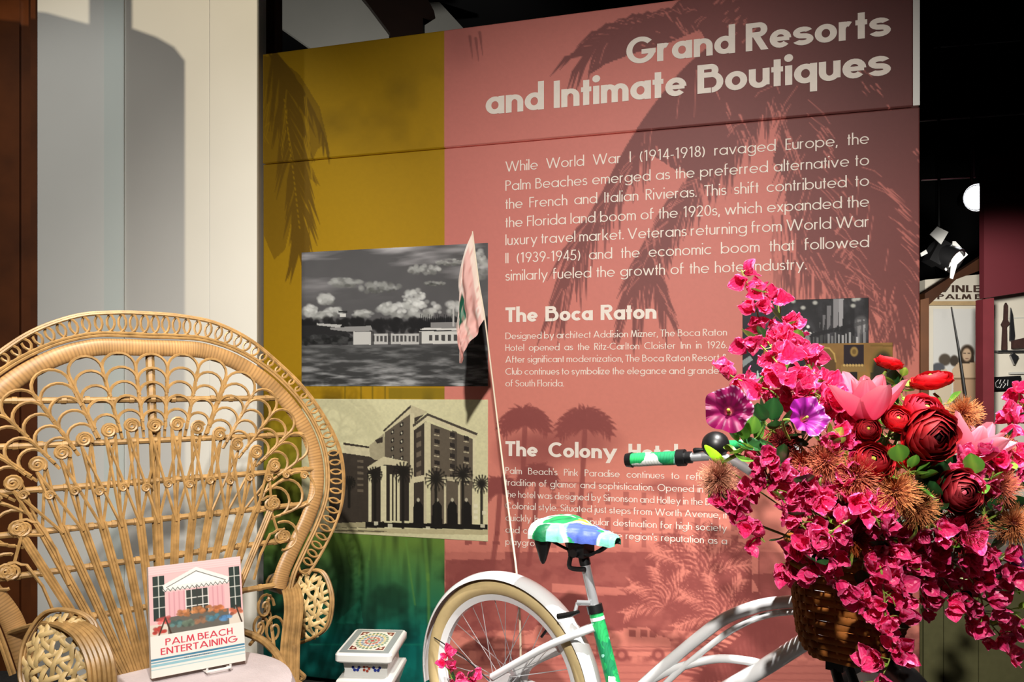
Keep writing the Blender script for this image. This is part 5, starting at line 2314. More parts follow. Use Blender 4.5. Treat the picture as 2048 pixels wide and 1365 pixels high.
u_.add(us, [(i * m + j, i * m + j + 1, (i + 1) * m + j + 1, (i + 1) * m + j) for i in range(n - 1) for j in range(m - 1)])
u_.build('saddle_base', black, sad)
ctr = Vector((sp1.x, 0, s0.z - 0.05))
for y in (-0.075, 0.075):
    b = MB()
    base = Vector((s0.x + 0.045, y, s0.z - 0.030))
    b.lathe([(0.004, -0.085), (0.010, -0.075), (0.026, -0.020), (0.028, -0.004), (0.022, 0.0)], 14, Matrix.Translation(base))
    b.build('saddle_spring', black, sad)
b = MB()
for y in (-0.022, 0.022):
    b.tube(smooth([Vector((s0.x + 0.05, y * 2.6, s0.z - 0.042)), Vector((ctr.x - 0.03, y, ctr.z - 0.026)), Vector((ctr.x + 0.035, y, ctr.z - 0.030)), Vector((s0.x + LEN - 0.035, y * 0.5, s0.z - 0.048))], 6), 0.0045, 8)
b.build('saddle_rails', black, sad)
b = MB()
b.box(Vector((sp1.x - 0.006, 0, s0.z - 0.072)), (0.055, 0.062, 0.040))
b.tube([Vector((sp1.x - 0.006, -0.045, s0.z - 0.078)), Vector((sp1.x - 0.006, 0.045, s0.z - 0.078))], 0.013, 10)
b.tube([sp1 + (st1 - sp1) * 0.02, sp1 + (st1 - sp1) * 0.22], 0.017, 12)
b.tube(smooth([Vector((sp1.x - 0.03, -0.02, s0.z - 0.09)), Vector((sp1.x - 0.034, -0.02, s0.z - 0.128)), Vector((sp1.x + 0.02, -0.02, s0.z - 0.126))], 4), 0.0075, 8)
b.build('saddle_clamp', black, sad)

# handlebars
gripA, gripB = bk(1256, 921, -0.27), bk(1366, 916, -0.255)
barC = bk(1452, 917, -0.232)
stem_top = Vector((h1.x - 0.06, 0, h1.z + 0.20))
bars = [gripA, gripB, barC, Vector((stem_top.x + 0.02, -0.165, stem_top.z + 0.045)), Vector((stem_top.x + 0.05, -0.09, stem_top.z + 0.02)), stem_top + Vector((0.05, 0, 0))]
left = [Vector((p.x, -p.y, p.z)) for p in reversed(bars[:-1])]
b = MB()
b.tube(smooth(bars + left, 6), 0.0112, 12)
b.build('handlebar', chrome, bike)
b = MB()
b.tube(smooth([h1 + Vector((0, 0, -0.02)), h1 + (stem_top - h1) * 0.6, stem_top, stem_top + Vector((0.05, 0, 0))], 5), 0.0135, 12)
b.build('stem', black, bike)
for s in (1, -1):
    A_, B_ = (Vector((p.x, s * p.y, p.z)) for p in (gripA, gripB))
    d = (B_ - A_).normalized()
    b = MB()
    L = [A_ + d * (0.010 + k * ((B_ - A_).length - 0.024) / 6) for k in range(7)]
    b.tube(L, [0.0165, 0.0172, 0.0170, 0.0165, 0.0168, 0.0172, 0.0168], 14)
    g = b.build('grip', print_green, bike)
    b = MB()
    b.tube([A_ - d * 0.004, A_ + d * 0.012], [0.017, 0.0195], 14)
    b.build('grip_ring', black, g)
    b = MB()
    b.tube([B_ - d * 0.014, B_ + d * 0.006], [0.0205, 0.0205], 14)
    b.tube([B_ + d * 0.006, B_ + d * 0.022], 0.0145, 14)
    b.build('grip_ring', black, g)
# bell
bc = bk(1431, 889, -0.24)
b = MB()
bm = Matrix.Translation(bc) @ Euler((R(58), R(0), R(20))).to_matrix().to_4x4() @ Matrix.Scale(1.16, 4)
b.lathe([(0.002, 0.024), (0.012, 0.0225), (0.021, 0.016), (0.0265, 0.006), (0.028, -0.004), (0.026, -0.008), (0.010, -0.010)], 24, bm)
bell = b.build('bell', black, bike)
b = MB()
b.tube([bc, bk(1432, 912, -0.235)], 0.007, 8)
b.tube(smooth([bk(1420, 902, -0.25), bk(1404, 900, -0.255), bk(1388, 902, -0.255)], 4), [0.004] * 5 + [0.005, 0.006, 0.007, 0.006], 8)
b.build('bell_lever', black, bell)

# flag on its whip
b = MB()
whip_px = [(945, 463), (957, 560), (970, 640), (985, 760), (997, 860), (1010, 965), (1022, 1060), (1033, 1145), (1040, 1250), (1042, 1366)]
W3 = [bk(x, y, 0.068) for x, y in whip_px]
pole = smooth(W3, 5)
b.tube(pole, [0.0022 + 0.0018 * i / len(pole) for i in range(len(pole))], 8)
cream = mat('cream_whip', srgb(236, 220, 196), 0.4, noise=(20, 0.04))
b.build('flag_whip', cream, bike)
nt_, nq = 60, 44
C = Canvas(np.linspace(0, 100, nq), np.broadcast_to(np.linspace(0, 100, nt_)[:, None], (nt_, nq)).copy())
C.c[:] = np.array((238, 192, 184))
C.rect(0, 0, 100, 7, (242, 232, 222))
C.rect(0, 0, 9, 100, (244, 226, 212))
C.poly([(30, 0), (100, 0), (100, 22), (30, 26)], (240, 232, 224), 0.85)
C.poly([(36, 22), (60, 16), (62, 40), (40, 52)], (22, 92, 70), 1)
C.rect(44, 30, 50, 100, (206, 214, 196), 0.5)
C.ell(14, 84, 10, 6, (250, 240, 232), 0.9)
for k in range(40):
    C.ell((k * 37) % 100, (k * 61) % 100, 3, 2, (214, 140, 132), 0.5, soft=0.8)
V = np.zeros((nt_, nq, 3))
tip = bk(921, 727, 0.06)
for i in range(nt_):
    t = i / (nt_ - 1)
    k = t * 9.9
    p = pole[int(k)].lerp(pole[int(k) + 1], k - int(k))
    for j in range(nq):
        q = j / (nq - 1)
        base = p.lerp(tip, q)
        base = base + Vector((-0.034, 0, -0.006)) * (math.sin(PI * min(1, q * 1.1)) * (1 - t * t) * 1.1)
        fold = (0.020 * math.sin(q * 9.0 + t * 2.0) + 0.008 * math.sin(q * 21 - t * 9) + 0.005 * math.sin(t * 26 + q * 8)) * min(1, q * 4) * (1 - 0.5 * q)
        V[i, j] = base + Vector((fold * 0.35, -fold - 0.035 * q * (1 - q), 0))
C.build('flag', V, attr_mat('flag_cloth', 0.8, trans=0.25), bike)

# ---------------------------------------------------------------- wicker basket on the handlebars
wick = mat('dark_wicker', srgb(138, 80, 28), 0.75, noise=(26, 0.4), spec=0.25)
bask = thing('wicker_basket', 'dark brown woven wicker basket hung on the bicycle handlebars under the flowers', 'basket', bw((1.065, 0, 0.685)), (0, 0, -TH))


def bring(z, n, d=0.0):
    """rounded rectangle ring of the basket at height z"""
    k = min(1.0, z / 0.075)
    k = math.sqrt(max(0.0, 1 - (1 - k) ** 2)) * 0.30 + 0.70
    hx, hy = (0.100 + 0.10 * z) * k + d, (0.140 + 0.10 * z) * k + d
    out = []
    for i in range(n):
        a = 2 * PI * i / n
        c, s = math.cos(a), math.sin(a)
        e = 2 / 4.2
        out.append(Vector((math.copysign(abs(c) ** e, c) * hx, math.copysign(abs(s) ** e, s) * hy, z)))
    return out


b = MB()
for row in range(15):
    z = 0.006 + row * 0.0172
    n = 120
    R0 = bring(z, n)
    pts = []
    for i, p in enumerate(R0):
        o = 0.0024 * math.sin(2 * PI * i / n * 20 + row * PI)
        nrm = Vector((p.x, p.y, 0)).normalized()
        pts.append(p + nrm * o)
    b.tube(pts, 0.0092, 6, closed=True, flat=(0.92, 0.32), up=(0, 0, 1))
b.build('woven_wall', wick, bask)
b = MB()
ns = 40
rings = [bring(z, ns, -0.001) for z in (0.004, 0.03, 0.07, 0.12, 0.18, 0.25)]
for i in range(ns):
    b.tube([r[i] for r in rings], 0.0042, 5)
b.build('stakes', wick, bask)
b = MB()
R0 = bring(0.262, 60)
b.tube(R0, 0.0095, 8, closed=True)
b.tube([p + Vector((0, 0, 0.010)) + Vector((p.x, p.y, 0)).normalized() * 0.003 * math.sin(i * 2.1) for i, p in enumerate(R0)], 0.007, 6, closed=True)
b.build('rim', wick, bask)
b = MB()
lo = bring(0.004, 40, -0.002)
b.add(lo + [p + Vector((0, 0, 0.006)) for p in lo], [tuple(range(40)), tuple(reversed(range(40, 80)))] + [(i, (i + 1) % 40, (i + 1) % 40 + 40, i + 40) for i in range(40)])
b.build('bottom', wick, bask)

# ---------------------------------------------------------------- the flowers
pink_m = attr_mat('papery_bract', 0.42, trans=0.28, spec=0.4, vary=0.25)
leaf_m = attr_mat('flower_leaf', 0.35, trans=0.18, spec=0.5, vary=0.3)
petal_m = attr_mat('soft_petal', 0.5, trans=0.22, spec=0.3)
silk_m = attr_mat('red_silk_petal', 0.6, trans=0.10, spec=0.15)
fuzz_m = attr_mat('fuzzy_filament', 0.6, trans=0.2, spec=0.2, vary=0.15)
stem_m = mat('green_stem', srgb(120, 140, 56), 0.5, noise=(40, 0.2))
centre_m = mat('flower_centre', srgb(176, 170, 60), 0.6, noise=(90, 0.3))

MOUTH = bw((1.09, 0.0, 0.90))
RF = random.Random(11)


def dome(px, py):
    """how far off the face of the bouquet stands at a pixel"""
    q = ((px - 1760) / 400.0) ** 2 + ((py - 960) / 360.0) ** 2
    return 1.80 - 0.34 * math.sqrt(max(0.0, 1 - q))


def petal_grid(L, W, nu=8, nv=6, curl=0.3, cup=0.3, prof=(0.25, 1.0, 0.55), tip=0.0, wave=0.0, seed=0, base=0.15):
    """a petal growing along +X from the origin, bending up to +Z; returns verts, faces, (u, v) pairs"""
    rn = random.Random(seed)
    ph = rn.uniform(0, 6)
    vs, uv = [], []
    for i in range(nu + 1):
        u = i / nu
        w = W * (base + (1 - base) * math.sin(PI * min(1, u ** prof[0] if False else u) ** prof[1]) ** prof[2]) * (1 if u < 1 else (0.06 + tip))
        a = curl * u
        x = L * (math.sin(a) / curl if abs(curl) > 1e-3 else u) if abs(curl) > 1e-3 else L * u
        z = L * ((1 - math.cos(a)) / curl) if abs(curl) > 1e-3 else 0
        for j in range(nv + 1):
            v = 2 * j / nv - 1
            y = v * w
            zz = z + cup * w * v * v + wave * L * math.sin(u * 7 + v * 3 + ph) * abs(v)
            vs.append(Vector((x, y, zz)))
            uv.append((u, v))
    fs = [(i * (nv + 1) + j, i * (nv + 1) + j + 1, (i + 1) * (nv + 1) + j + 1, (i + 1) * (nv + 1) + j) for i in range(nu) for j in range(nv)]
    return vs, fs, uv


def mixc(a, b_, t):
    return tuple(x + (y - x) * t for x, y in zip(a, b_))


def bract_mesh(seed, size=0.034):
    """three papery bracts round a small tube flower; opens towards +Z"""
    rn = random.Random(seed)
    mb = MB()
    c0, c1, c2 = srgb(206, 18, 80), srgb(236, 64, 132), srgb(252, 180, 216)
    for k in range(3):
        L = size * rn.uniform(0.9, 1.2)
        vs, fs, uv = petal_grid(L * 1.12, L * rn.uniform(0.40, 0.54), 13, 10, rn.uniform(0.1, 0.9), rn.uniform(0.2, 0.8), (1, 0.8, 1.0), -0.05, 0.075, seed * 7 + k, 0.06)
        vs = [v + Vector((0, 0, L * (0.030 * math.sin(v.x / L * 17 + v.y / L * 11 + k) + 0.022 * math.sin(v.y / L * 31 - v.x / L * 9 + seed)))) for v in vs]
        M = Matrix.Rotation(2 * PI * k / 3 + rn.uniform(-0.3, 0.3), 3, 'Z') @ Matrix.Rotation(-rn.uniform(0.5, 1.15), 3, 'Y') @ Matrix.Rotation(rn.uniform(-0.3, 0.3), 3, 'X')
        cols = []
        for (u, v) in uv:
            t = 0.35 + 0.65 * u
            c = mixc(c0, c1, t)
            if abs(v) > 0.8 or u > 0.93:
                c = mixc(c, c2, 0.35)
            if abs(v) < 0.1 or abs(abs(v) - 0.4) < 0.05:
                c = mixc(c, c0, 0.5)
            elif 0.5 < abs(v) < 0.7 and u > 0.4:
                c = mixc(c, c2, 0.12)
            cols.append(c)
        mb.add([M @ v for v in vs], fs, cols)
    me = mb.build('bract_cluster', pink_m, fix=False)
    return me


def tmpl(o):
    """keep only the mesh of a built object"""
    me = o.data
    bpy.data.objects.remove(o)
    return me


BRACTS = [tmpl(bract_mesh(40 + i)) for i in range(7)]


def leaf_mesh(seed, L=0.04, W=0.017, c0=(62, 118, 44), c1=(118, 168, 60)):
    mb = MB()
    vs, fs, uv = petal_grid(L, W, 8, 4, 0.5, 0.25, (1, 0.8, 0.9), 0, 0.02, seed, 0.06)
    mb.add(vs, fs, [mixc(srgb(*c0), srgb(*c1), 0.25 + 0.5 * (abs(v) < 0.2) + 0.2 * u) for u, v in uv])
    return mb.build('leaf', leaf_m, fix=False)


LEAVES = [tmpl(leaf_mesh(1)), tmpl(leaf_mesh(2, 0.034, 0.014, (86, 140, 40), (176, 206, 84))), tmpl(leaf_mesh(3, 0.046, 0.018, (24, 62, 30), (50, 100, 50)))]


def put(me, name, parent, M):
    o = bpy.data.objects.new(name, me)
    COL.objects.link(o)
    o.parent = parent
    o.matrix_local = M
    return o


def orient(d, roll=0.0):
    return Vector(d).normalized().to_track_quat('Z', 'Y').to_matrix().to_4x4() @ Matrix.Rotation(roll, 4, 'Z')


def spray(label, path, n, spread=16, depth=0.0, size=1.0, leaves=3, root=None, dz=None, group='bougainvillea sprays in the basket', d_fn=None, seedk=0):
    """a flowering branch: path in photo pixels, root first; the branch runs back to the basket mouth"""
    rn = random.Random(len(label) * 31 + n + seedk)
    P = []
    for i, p in enumerate(path):
        d = (d_fn(*p[:2]) if d_fn else dome(p[0], p[1])) + depth
        if len(p) > 2:
            d += p[2]
        P.append(at(p[0], p[1], d))
    root = MOUTH + Vector((rn.uniform(-0.05, 0.05), rn.uniform(-0.05, 0.05), 0)) if root is None else root
    t = thing('bougainvillea_spray', label, 'flowers', P[0], group=group)
    O = Vector(P[0])
    mid = (root + P[0]) / 2 + Vector((0, 0.03, 0.03))
    S = smooth([root, mid] + P, 8)
    b = MB()
    b.tube([p - O for p in S], [0.0028 - 0.0014 * i / len(S) for i in range(len(S))], 5)
    st = b
    B = smooth(P, 12)
    k_px = 1.0 / F_PX
    for i in range(n):
        q = (i + rn.uniform(0.1, 0.9)) / n * (len(B) - 1)
        j = min(int(q), len(B) - 2)
        p = B[j].lerp(B[j + 1], q - j)
        s = spread * p.y * k_px
        off = Vector((rn.uniform(-1, 1) * s, rn.uniform(-1, 0.8) * s, rn.uniform(-1, 1) * s))
        c = p + off
        d = off.normalized() * 0.7 + Vector((rn.uniform(-0.5, 0.5), -0.75, rn.uniform(-0.2, 0.6)))
        sc = size * rn.uniform(0.72, 1.12)
        base = c - d.normalized() * 0.012 - O
        st.tube([p - O, (p + c) / 2 - O + Vector((0, 0, 0.003)), base], 0.0011, 4)
        M = Matrix.Translation(base) @ orient(d, rn.uniform(0, 6.28)) @ Matrix.Diagonal((sc, sc, sc, 1))
        put(BRACTS[rn.randrange(len(BRACTS))], 'bract_cluster', t, M)
    for i in range(leaves):
        q = rn.uniform(0, 1) * (len(B) - 1)
        j = min(int(q), len(B) - 2)
        p = B[j]
        d = Vector((rn.uniform(-1, 1), rn.uniform(-0.9, 0.2), rn.uniform(-0.5, 0.9)))
        M = Matrix.Translation(p - O) @ d.to_track_quat('X', 'Z').to_matrix().to_4x4() @ Matrix.Scale(rn.uniform(0.8, 1.2), 4)
        put(LEAVES[rn.randrange(len(LEAVES))], 'leaf', t, M)
    st.build('stem', stem_m, t)
    return t


def stem_to_mouth(t, O, base, d):
    rn = RF
    root = MOUTH + Vector((rn.uniform(-0.06, 0.06), rn.uniform(-0.07, 0.07), -0.03))
    p0 = base
    b = MB()
    S = smooth([p0 - O, p0 - d * 0.05 - O, (p0 * 0.35 + root * 0.65) - O + Vector((0, 0.02, 0)), root - O], 6)
    b.tube(S, 0.0028, 6)
    b.build('stem', stem_m, t)


def ranunculus(label, px, py, r_px, d, c_in, c_out, depth=0.0, openness=1.0, core=None, seed=0, dep=None, flat=0.78):
    dd = (dome(px, py) if dep is None else dep) + depth
    c = at(px, py, dd)
    rad = r_px / F_PX * dd
    d = Vector(d).normalized()
    t = thing('ranunculus', label, 'flower', c, group='red ranunculus in the basket')
    rn = random.Random(seed + 5)
    M = orient(d, rn.uniform(0, 6)).to_3x3()
    b = MB()
    layers = 8
    ci, co = srgb(*c_in), srgb(*c_out)
    for L in range(layers):
        f = (L + 1) / layers
        Rr = rad * (0.22 + 0.78 * f ** 0.9)
        n = 4 + L // 2 + (L > 4)
        th_tip = R(16 + (62 + 24 * openness) * f ** 1.5)
        for k in range(n):
            az = 2 * PI * (k + rn.uniform(-0.15, 0.15)) / n + L * 1.1
            hw = PI / n * 1.45
            rr = Rr * rn.uniform(0.94, 1.06)
            vs, cc = [], []
            nu, nv = 6, 7
            tip = th_tip * rn.uniform(0.9, 1.1)
            for i in range(nu + 1):
                u = i / nu
                th = PI * 0.93 - (PI * 0.93 - tip) * u
                for j in range(nv + 1):
                    v = 2 * j / nv - 1
                    a = az + v * hw * (0.55 + 0.45 * math.sin(PI * 0.5 * u))
                    thv = th + 0.34 * u * v * v
                    r = rr * (1 + 0.05 * math.sin(v * 4 + k * 2 + L) * u + (0.10 * openness * f * max(0, u - 0.75) * 4 * 0.5))
                    vs.append(M @ Vector((r * math.sin(thv) * math.cos(a), r * math.sin(thv) * math.sin(a), r * math.cos(thv) * flat)))
                    e = mixc(ci, co, min(1, f * 0.9 + 0.1 * u))
                    if u > 0.99:
                        e = mixc(e, (0.8, 0.10, 0.12), 0.22)
                    cc.append(e)
            fs = [(i * (nv + 1) + j, i * (nv + 1) + j + 1, (i + 1) * (nv + 1) + j + 1, (i + 1) * (nv + 1) + j) for i in range(nu) for j in range(nv)]
            b.add(vs, fs, cc)
    b.build('petals', silk_m, t, fix=False)
    b = MB()
    Mt = Matrix.Translation(M @ Vector((0, 0, rad * 0.12))) @ M.to_4x4()
    b.lathe([(0.001, rad * 0.10), (rad * 0.10, rad * 0.06), (rad * 0.14, -rad * 0.05), (0.001, -rad * 0.1)], 10, Mt)
    b.build('centre', core or centre_m, t)
    stem_to_mouth(t, c, c - d * rad * 0.74, d)
    return t


def magnolia(label, px, py, r_px, d, n=8, depth=0.0, seed=0, dep=None, open_=0.55, tint=0.0):
    dd = (dome(px, py) if dep is None else dep) + depth
    c = at(px, py, dd)
    L = r_px / F_PX * dd * 1.25
    d = Vector(d).normalized()
    base = c - d * L * 0.45
    t = thing('magnolia_bloom', label, 'flower', base, group='pink magnolias in the basket')
    M = orient(d, seed).to_3x3()
    rn = random.Random(seed)
    deep, mid, pale = srgb(222, 30, 88), srgb(232, 96, 126), srgb(248, 200, 208)
    for k in range(n):
        inner = k % 2
        LL = L * (0.9 if inner else 1.0) * rn.uniform(0.92, 1.06)
        vs, fs, uv = petal_grid(LL, LL * 0.235, 14, 10, 0.5, 0.85, (1, 0.72, 1.05), -0.05, 0.012, seed * 9 + k, 0.20)
        tilt = (0.95 if inner else 0.95 - open_) + rn.uniform(-0.12, 0.12)
        A = M @ Matrix.Rotation(2 * PI * k / n + rn.uniform(-0.15, 0.15), 3, 'Z') @ Matrix.Rotation(-tilt, 3, 'Y')
        cols = []
        for u, v in uv:
            q = mixc(deep, mid, min(1, u * 1.7))
            q = mixc(q, pale, max(0, (u - 0.62)) * 1.0 + 0.40 * max(0, abs(v) - 0.6) + tint)
            if abs(v) < 0.11 or abs(abs(v) - 0.42) < 0.11:
                q = mixc(q, deep, 0.22)
            cols.append(q)
        b = MB()
        b.add([A @ v for v in vs], fs, cols)
        b.build('petal', petal_m, t, fix=False)
    b = MB()
    b.lathe([(0.002, 0), (L * 0.09, L * 0.05), (L * 0.08, L * 0.2), (0.002, L * 0.3)], 10, M.to_4x4())
    b.build('centre', centre_m, t)
    stem_to_mouth(t, base, base, d)
    return t


def petunia(label, px, py, r_px, d, depth=0.0, c0=(120, 8, 84), c1=(206, 20, 140), edge=(244, 206, 240), dep=None, seed=0):
    dd = (dome(px, py) if dep is None else dep) + depth
    c = at(px, py, dd)
    rad = r_px / F_PX * dd
    d = Vector(d).normalized()
    t = thing('petunia', label, 'flower', c, group='purple petunias in the basket')
    M = orient(d, 0.3 + seed).to_3x3()
    b = MB()
    nu, nv = 14, 60
    vs, cc = [], []
    rn = random.Random(seed)
    for i in range(nu + 1):
        u = i / nu
        for j in range(nv):
            a = 2 * PI * j / nv
            lobe = 0.5 + 0.5 * math.cos(5 * a)
            r = rad * (0.10 + 0.90 * u ** 1.5 * (0.86 + 0.14 * lobe))
            z = rad * (-1.15 + 1.15 * u ** 0.55 - 0.42 * max(0, u - 0.6) ** 1.2) + rad * 0.10 * u ** 3 * math.sin(a * 10 + 1.3)
            vs.append(M @ Vector((r * math.cos(a), r * math.sin(a), z)))
            q = mixc(srgb(*c0), srgb(*c1), min(1, 0.2 + abs(math.sin(a * 5)) * 0.8 * u))
            if u < 0.26:
                q = mixc(srgb(226, 90, 130), q, u / 0.26)
            vein = abs(math.sin(a * 15 + 0.6 * math.sin(u * 9)))
            if u > 0.66 and vein > 0.93 and math.sin(a + seed * 2.1) > 0.05:
                q = mixc(q, srgb(*edge), min(0.75, (u - 0.6) * 2.0))
            cc.append(q)
    fs = [(i * nv + j, i * nv + (j + 1) % nv, (i + 1) * nv + (j + 1) % nv, (i + 1) * nv + j) for i in range(nu) for j in range(nv)]
    b.add(vs, fs, cc)
    b.build('trumpet', petal_m, t, fix=False)
    b = MB()
    b.lathe([(0.001, -rad * 0.25), (rad * 0.07, -rad * 0.3), (rad * 0.05, -rad * 0.7)], 8, M.to_4x4())
    b.build('centre', centre_m, t)
    stem_to_mouth(t, c, c - d * rad * 1.1, d)
    return t


def fuzzy(label, px, py, r_px, depth=0.0, c0=(150, 34, 40), c1=(226, 146, 92), dep=None, seed=0, n=900):
    dd = (dome(px, py) if dep is None else dep) + depth
    c = at(px, py, dd)
    rad = r_px * 1.12 / F_PX * dd
    t = thing('fuzzy_flower_head', label, 'flower', c, group='fuzzy rust coloured flower heads in the basket')
    rn = random.Random(seed + 77)
    b = MB()
    for k in range(n):
        z = 1 - 2 * (k + 0.5) / n
        a = k * 2.39996
        v = Vector((math.sqrt(1 - z * z) * math.cos(a), math.sqrt(1 - z * z) * math.sin(a), z))
        s = v.orthogonal().normalized() * rn.uniform(-0.3, 0.3) + v.cross(v.orthogonal()).normalized() * rn.uniform(-0.3, 0.3)
        L = rad * rn.uniform(0.6, 1.12)
        p0, p1, p2 = v * rad * 0.25, v * L * 0.72 + s * rad * 0.12, v * L + s * rad * 0.42
        w = rad * 0.0115
        col = [srgb(*c0), mixc(srgb(*c0), srgb(*c1), 0.6), srgb(*c1)]
        b.tube([p0, p1, p2], [w, w * 0.85, w * 0.7], 3, cols=[col[0], col[1], col[2]])
        if rn.random() < 0.4:
            q = v.orthogonal().normalized() * rad * 0.20
            b.tube([p1, p1 + q * rn.uniform(-1, 1) + v * rad * 0.22], [w * 0.8, w * 0.6], 3, cols=[col[1], col[2]])
    b.build('filaments', fuzz_m, t, fix=False)
    b = MB()
    b.lathe([(0.001, -rad * 0.3), (rad * 0.24, -rad * 0.15), (rad * 0.28, 0), (rad * 0.24, rad * 0.15), (0.001, rad * 0.3)], 10)
    b.build('core', mat('fuzzy_core', srgb(96, 30, 30), 0.8, noise=(60, 0.3)), t)
    stem_to_mouth(t, c, c - Vector((0, -0.2, 0.9)).normalized() * rad * 0.3, Vector((0, -0.2, 0.9)).normalized())
    return t


def greenery(label, px, py, depth, n, spread, kind, dep=None, seed=0, size=1.0):
    dd = (dome(px, py) if dep is None else dep) + depth
    c = at(px, py, dd)
    t = thing('greenery_sprig', label, 'leaves', c, group='leafy sprigs in the basket')
    rn = random.Random(seed + 3)
    st = MB()
    for i in range(n):
        s = spread / F_PX * dd
        o = Vector((rn.uniform(-1, 1) * s, rn.uniform(-0.6, 0.6) * s, rn.uniform(-1, 1) * s))
        d = o.normalized() + Vector((0, -0.5, 0.4))
        st.tube([Vector((0, 0, 0)), o * 0.6 + Vector((0, 0.004, 0)), o], 0.0012, 4)
        M = Matrix.Translation(o) @ d.to_track_quat('X', 'Z').to_matrix().to_4x4() @ Matrix.Rotation(rn.uniform(-0.7, 0.7), 4, 'X') @ Matrix.Scale(size * rn.uniform(0.75, 1.25), 4)
        put(LEAVES[kind if isinstance(kind, int) else rn.choice(kind)], 'leaf', t, M)
    root = MOUTH + Vector((rn.uniform(-0.05, 0.05), rn.uniform(-0.05, 0.05), -0.02)) - c
    st.tube(smooth([Vector((0, 0, 0)), root * 0.5 + Vector((0, 0.02, 0.02)), root], 5), 0.002, 5)
    st.build('stem', stem_m, t)
    return t


DR, BR, PR, VD = ((96, 4, 14), (172, 12, 24)), ((150, 8, 20), (214, 24, 34)), ((176, 20, 40), (226, 58, 84)), ((44, 2, 8), (120, 6, 14))
ranunculus('small red ranunculus seen from the side, topmost of the red blooms', 1778, 722, 27, (0.25, -0.1, 1), *BR, depth=0.02, openness=1.3, seed=1, flat=0.62)
ranunculus('flat red ranunculus seen from the side before the brown post', 1862, 757, 42, (-0.25, -0.1, 1), *BR, openness=1.25, seed=2, flat=0.56)
ranunculus('rosy red ranunculus just above the large dark red one', 1852, 818, 42, (0.0, -0.75, 0.8), *PR, depth=-0.02, seed=3)
ranunculus('largest dark red ranunculus with a nearly black open middle', 1868, 872, 60, (0.15, -1.0, -0.12), (24, 0, 2), (168, 6, 14), depth=-0.07, openness=1.0, seed=4, core=mat('dark_core', srgb(40, 4, 8), 0.6, noise=(80, 0.3)))
ranunculus('small round dark red ranunculus left of the tight red one', 1736, 858, 27, (-0.2, -1, 0.3), *DR, depth=-0.02, openness=0.7, seed=5)
ranunculus('tight bright red ranunculus left of the largest dark one', 1796, 838, 30, (-0.2, -0.9, 0.5), *BR, depth=-0.03, openness=0.7, seed=6)
ranunculus('wine red ranunculus low in the middle above the fuzzy heads', 1745, 920, 43, (-0.1, -0.9, 0.5), *DR, depth=-0.03, seed=7)
ranunculus('scarlet ranunculus tilted upward below the largest dark one', 1803, 908, 34, (0.3, -0.3, 1), (190, 20, 22), (232, 40, 36), openness=1.2, seed=8)
ranunculus('almost black red ranunculus with a pink middle at the right', 1924, 985, 47, (0.0, -1, 0.1), *VD, depth=-0.05, core=mat('pink_core', srgb(222, 92, 112), 0.5, noise=(80, 0.2)), seed=9)

magnolia('largest pink magnolia standing open at the top of the bouquet', 1735, 800, 104, (-0.05, -0.12, 1), 9, depth=-0.02, seed=1, open_=0.26)
magnolia('pale pink magnolia right of the largest dark red ranunculus', 1952, 892, 96, (0.4, -0.2, 1.0), 8, depth=0.02, seed=2, open_=0.3, tint=0.10)
magnolia('half hidden pink magnolia left of the small dark red ranunculus', 1702, 872, 50, (-0.3, -0.7, 0.7), 7, depth=0.02, seed=3, open_=0.7, tint=0.1)
magnolia('pink magnolia peeping out below the largest dark red ranunculus', 1845, 925, 42, (0.1, -0.9, 0.1), 7, depth=0.03, seed=4, open_=0.7, tint=0.05)
magnolia('pale magnolia bud above the almost black ranunculus', 1905, 948, 44, (-0.5, -0.6, 0.6), 6, depth=0.03, seed=5, open_=0.6, tint=0.25)

petunia('open magenta petunia at the far left, above the bicycle bell', 1456, 818, 50, (-0.35, -1, 0.2), depth=-0.16, c0=(78, 4, 48), c1=(136, 12, 80), seed=1)
petunia('violet petunia amid pink bracts left of the large magnolia', 1622, 830, 44, (0.2, -1, 0.4), depth=-0.11, c0=(96, 10, 92), c1=(158, 30, 146), seed=2)
petunia('dark violet petunia at the right edge of the bouquet', 2046, 1128, 30, (0.3, -0.6, 0.6), depth=0.02, c0=(50, 4, 60), c1=(120, 20, 110), seed=3)

RUST, DARKR, ORNG = dict(c0=(158, 44, 50), c1=(206, 120, 86)), dict(c0=(92, 10, 26), c1=(160, 48, 50)), dict(c0=(160, 66, 48), c1=(206, 136, 82))
fuzzy('fuzzy rust head below the wine red ranunculus, nearest the middle', 1712, 955, 44, depth=-0.02, seed=1, **RUST)
fuzzy('fuzzy coral head left of the wine red ranunculus', 1650, 925, 38, depth=-0.01, seed=2, **RUST)
fuzzy('fuzzy golden rust head right of the bright bougainvillea in the centre', 1790, 985, 46, depth=-0.03, seed=3, **ORNG)
fuzzy('fuzzy golden head in the centre, lowest of the golden ones', 1832, 1015, 40, depth=-0.02, seed=4, **ORNG)
fuzzy('faded fuzzy head at the far left under the handlebar', 1436, 958, 36, depth=-0.02, seed=5, c0=(150, 70, 60), c1=(214, 150, 116))
fuzzy('fuzzy rust head at the right beside the almost black ranunculus', 1998, 975, 36, depth=-0.02, seed=6, **RUST)
fuzzy('fuzzy golden head at the right edge above the bougainvillea', 2026, 1050, 40, depth=-0.03, seed=7, **ORNG)
fuzzy('deep crimson fuzzy head under the almost black ranunculus', 1925, 1062, 46, depth=-0.01, seed=8, **DARKR)
fuzzy('dark crimson fuzzy head in the shade, left of centre', 1690, 1030, 40, depth=0.02, seed=9, **DARKR)
fuzzy('orange fuzzy head behind the largest dark red ranunculus', 1925, 828, 34, depth=0.04, seed=10, **ORNG)
fuzzy('brown red fuzzy head behind the bell, below the violet petunia', 1560, 888, 36, depth=0.02, seed=11, **DARKR)
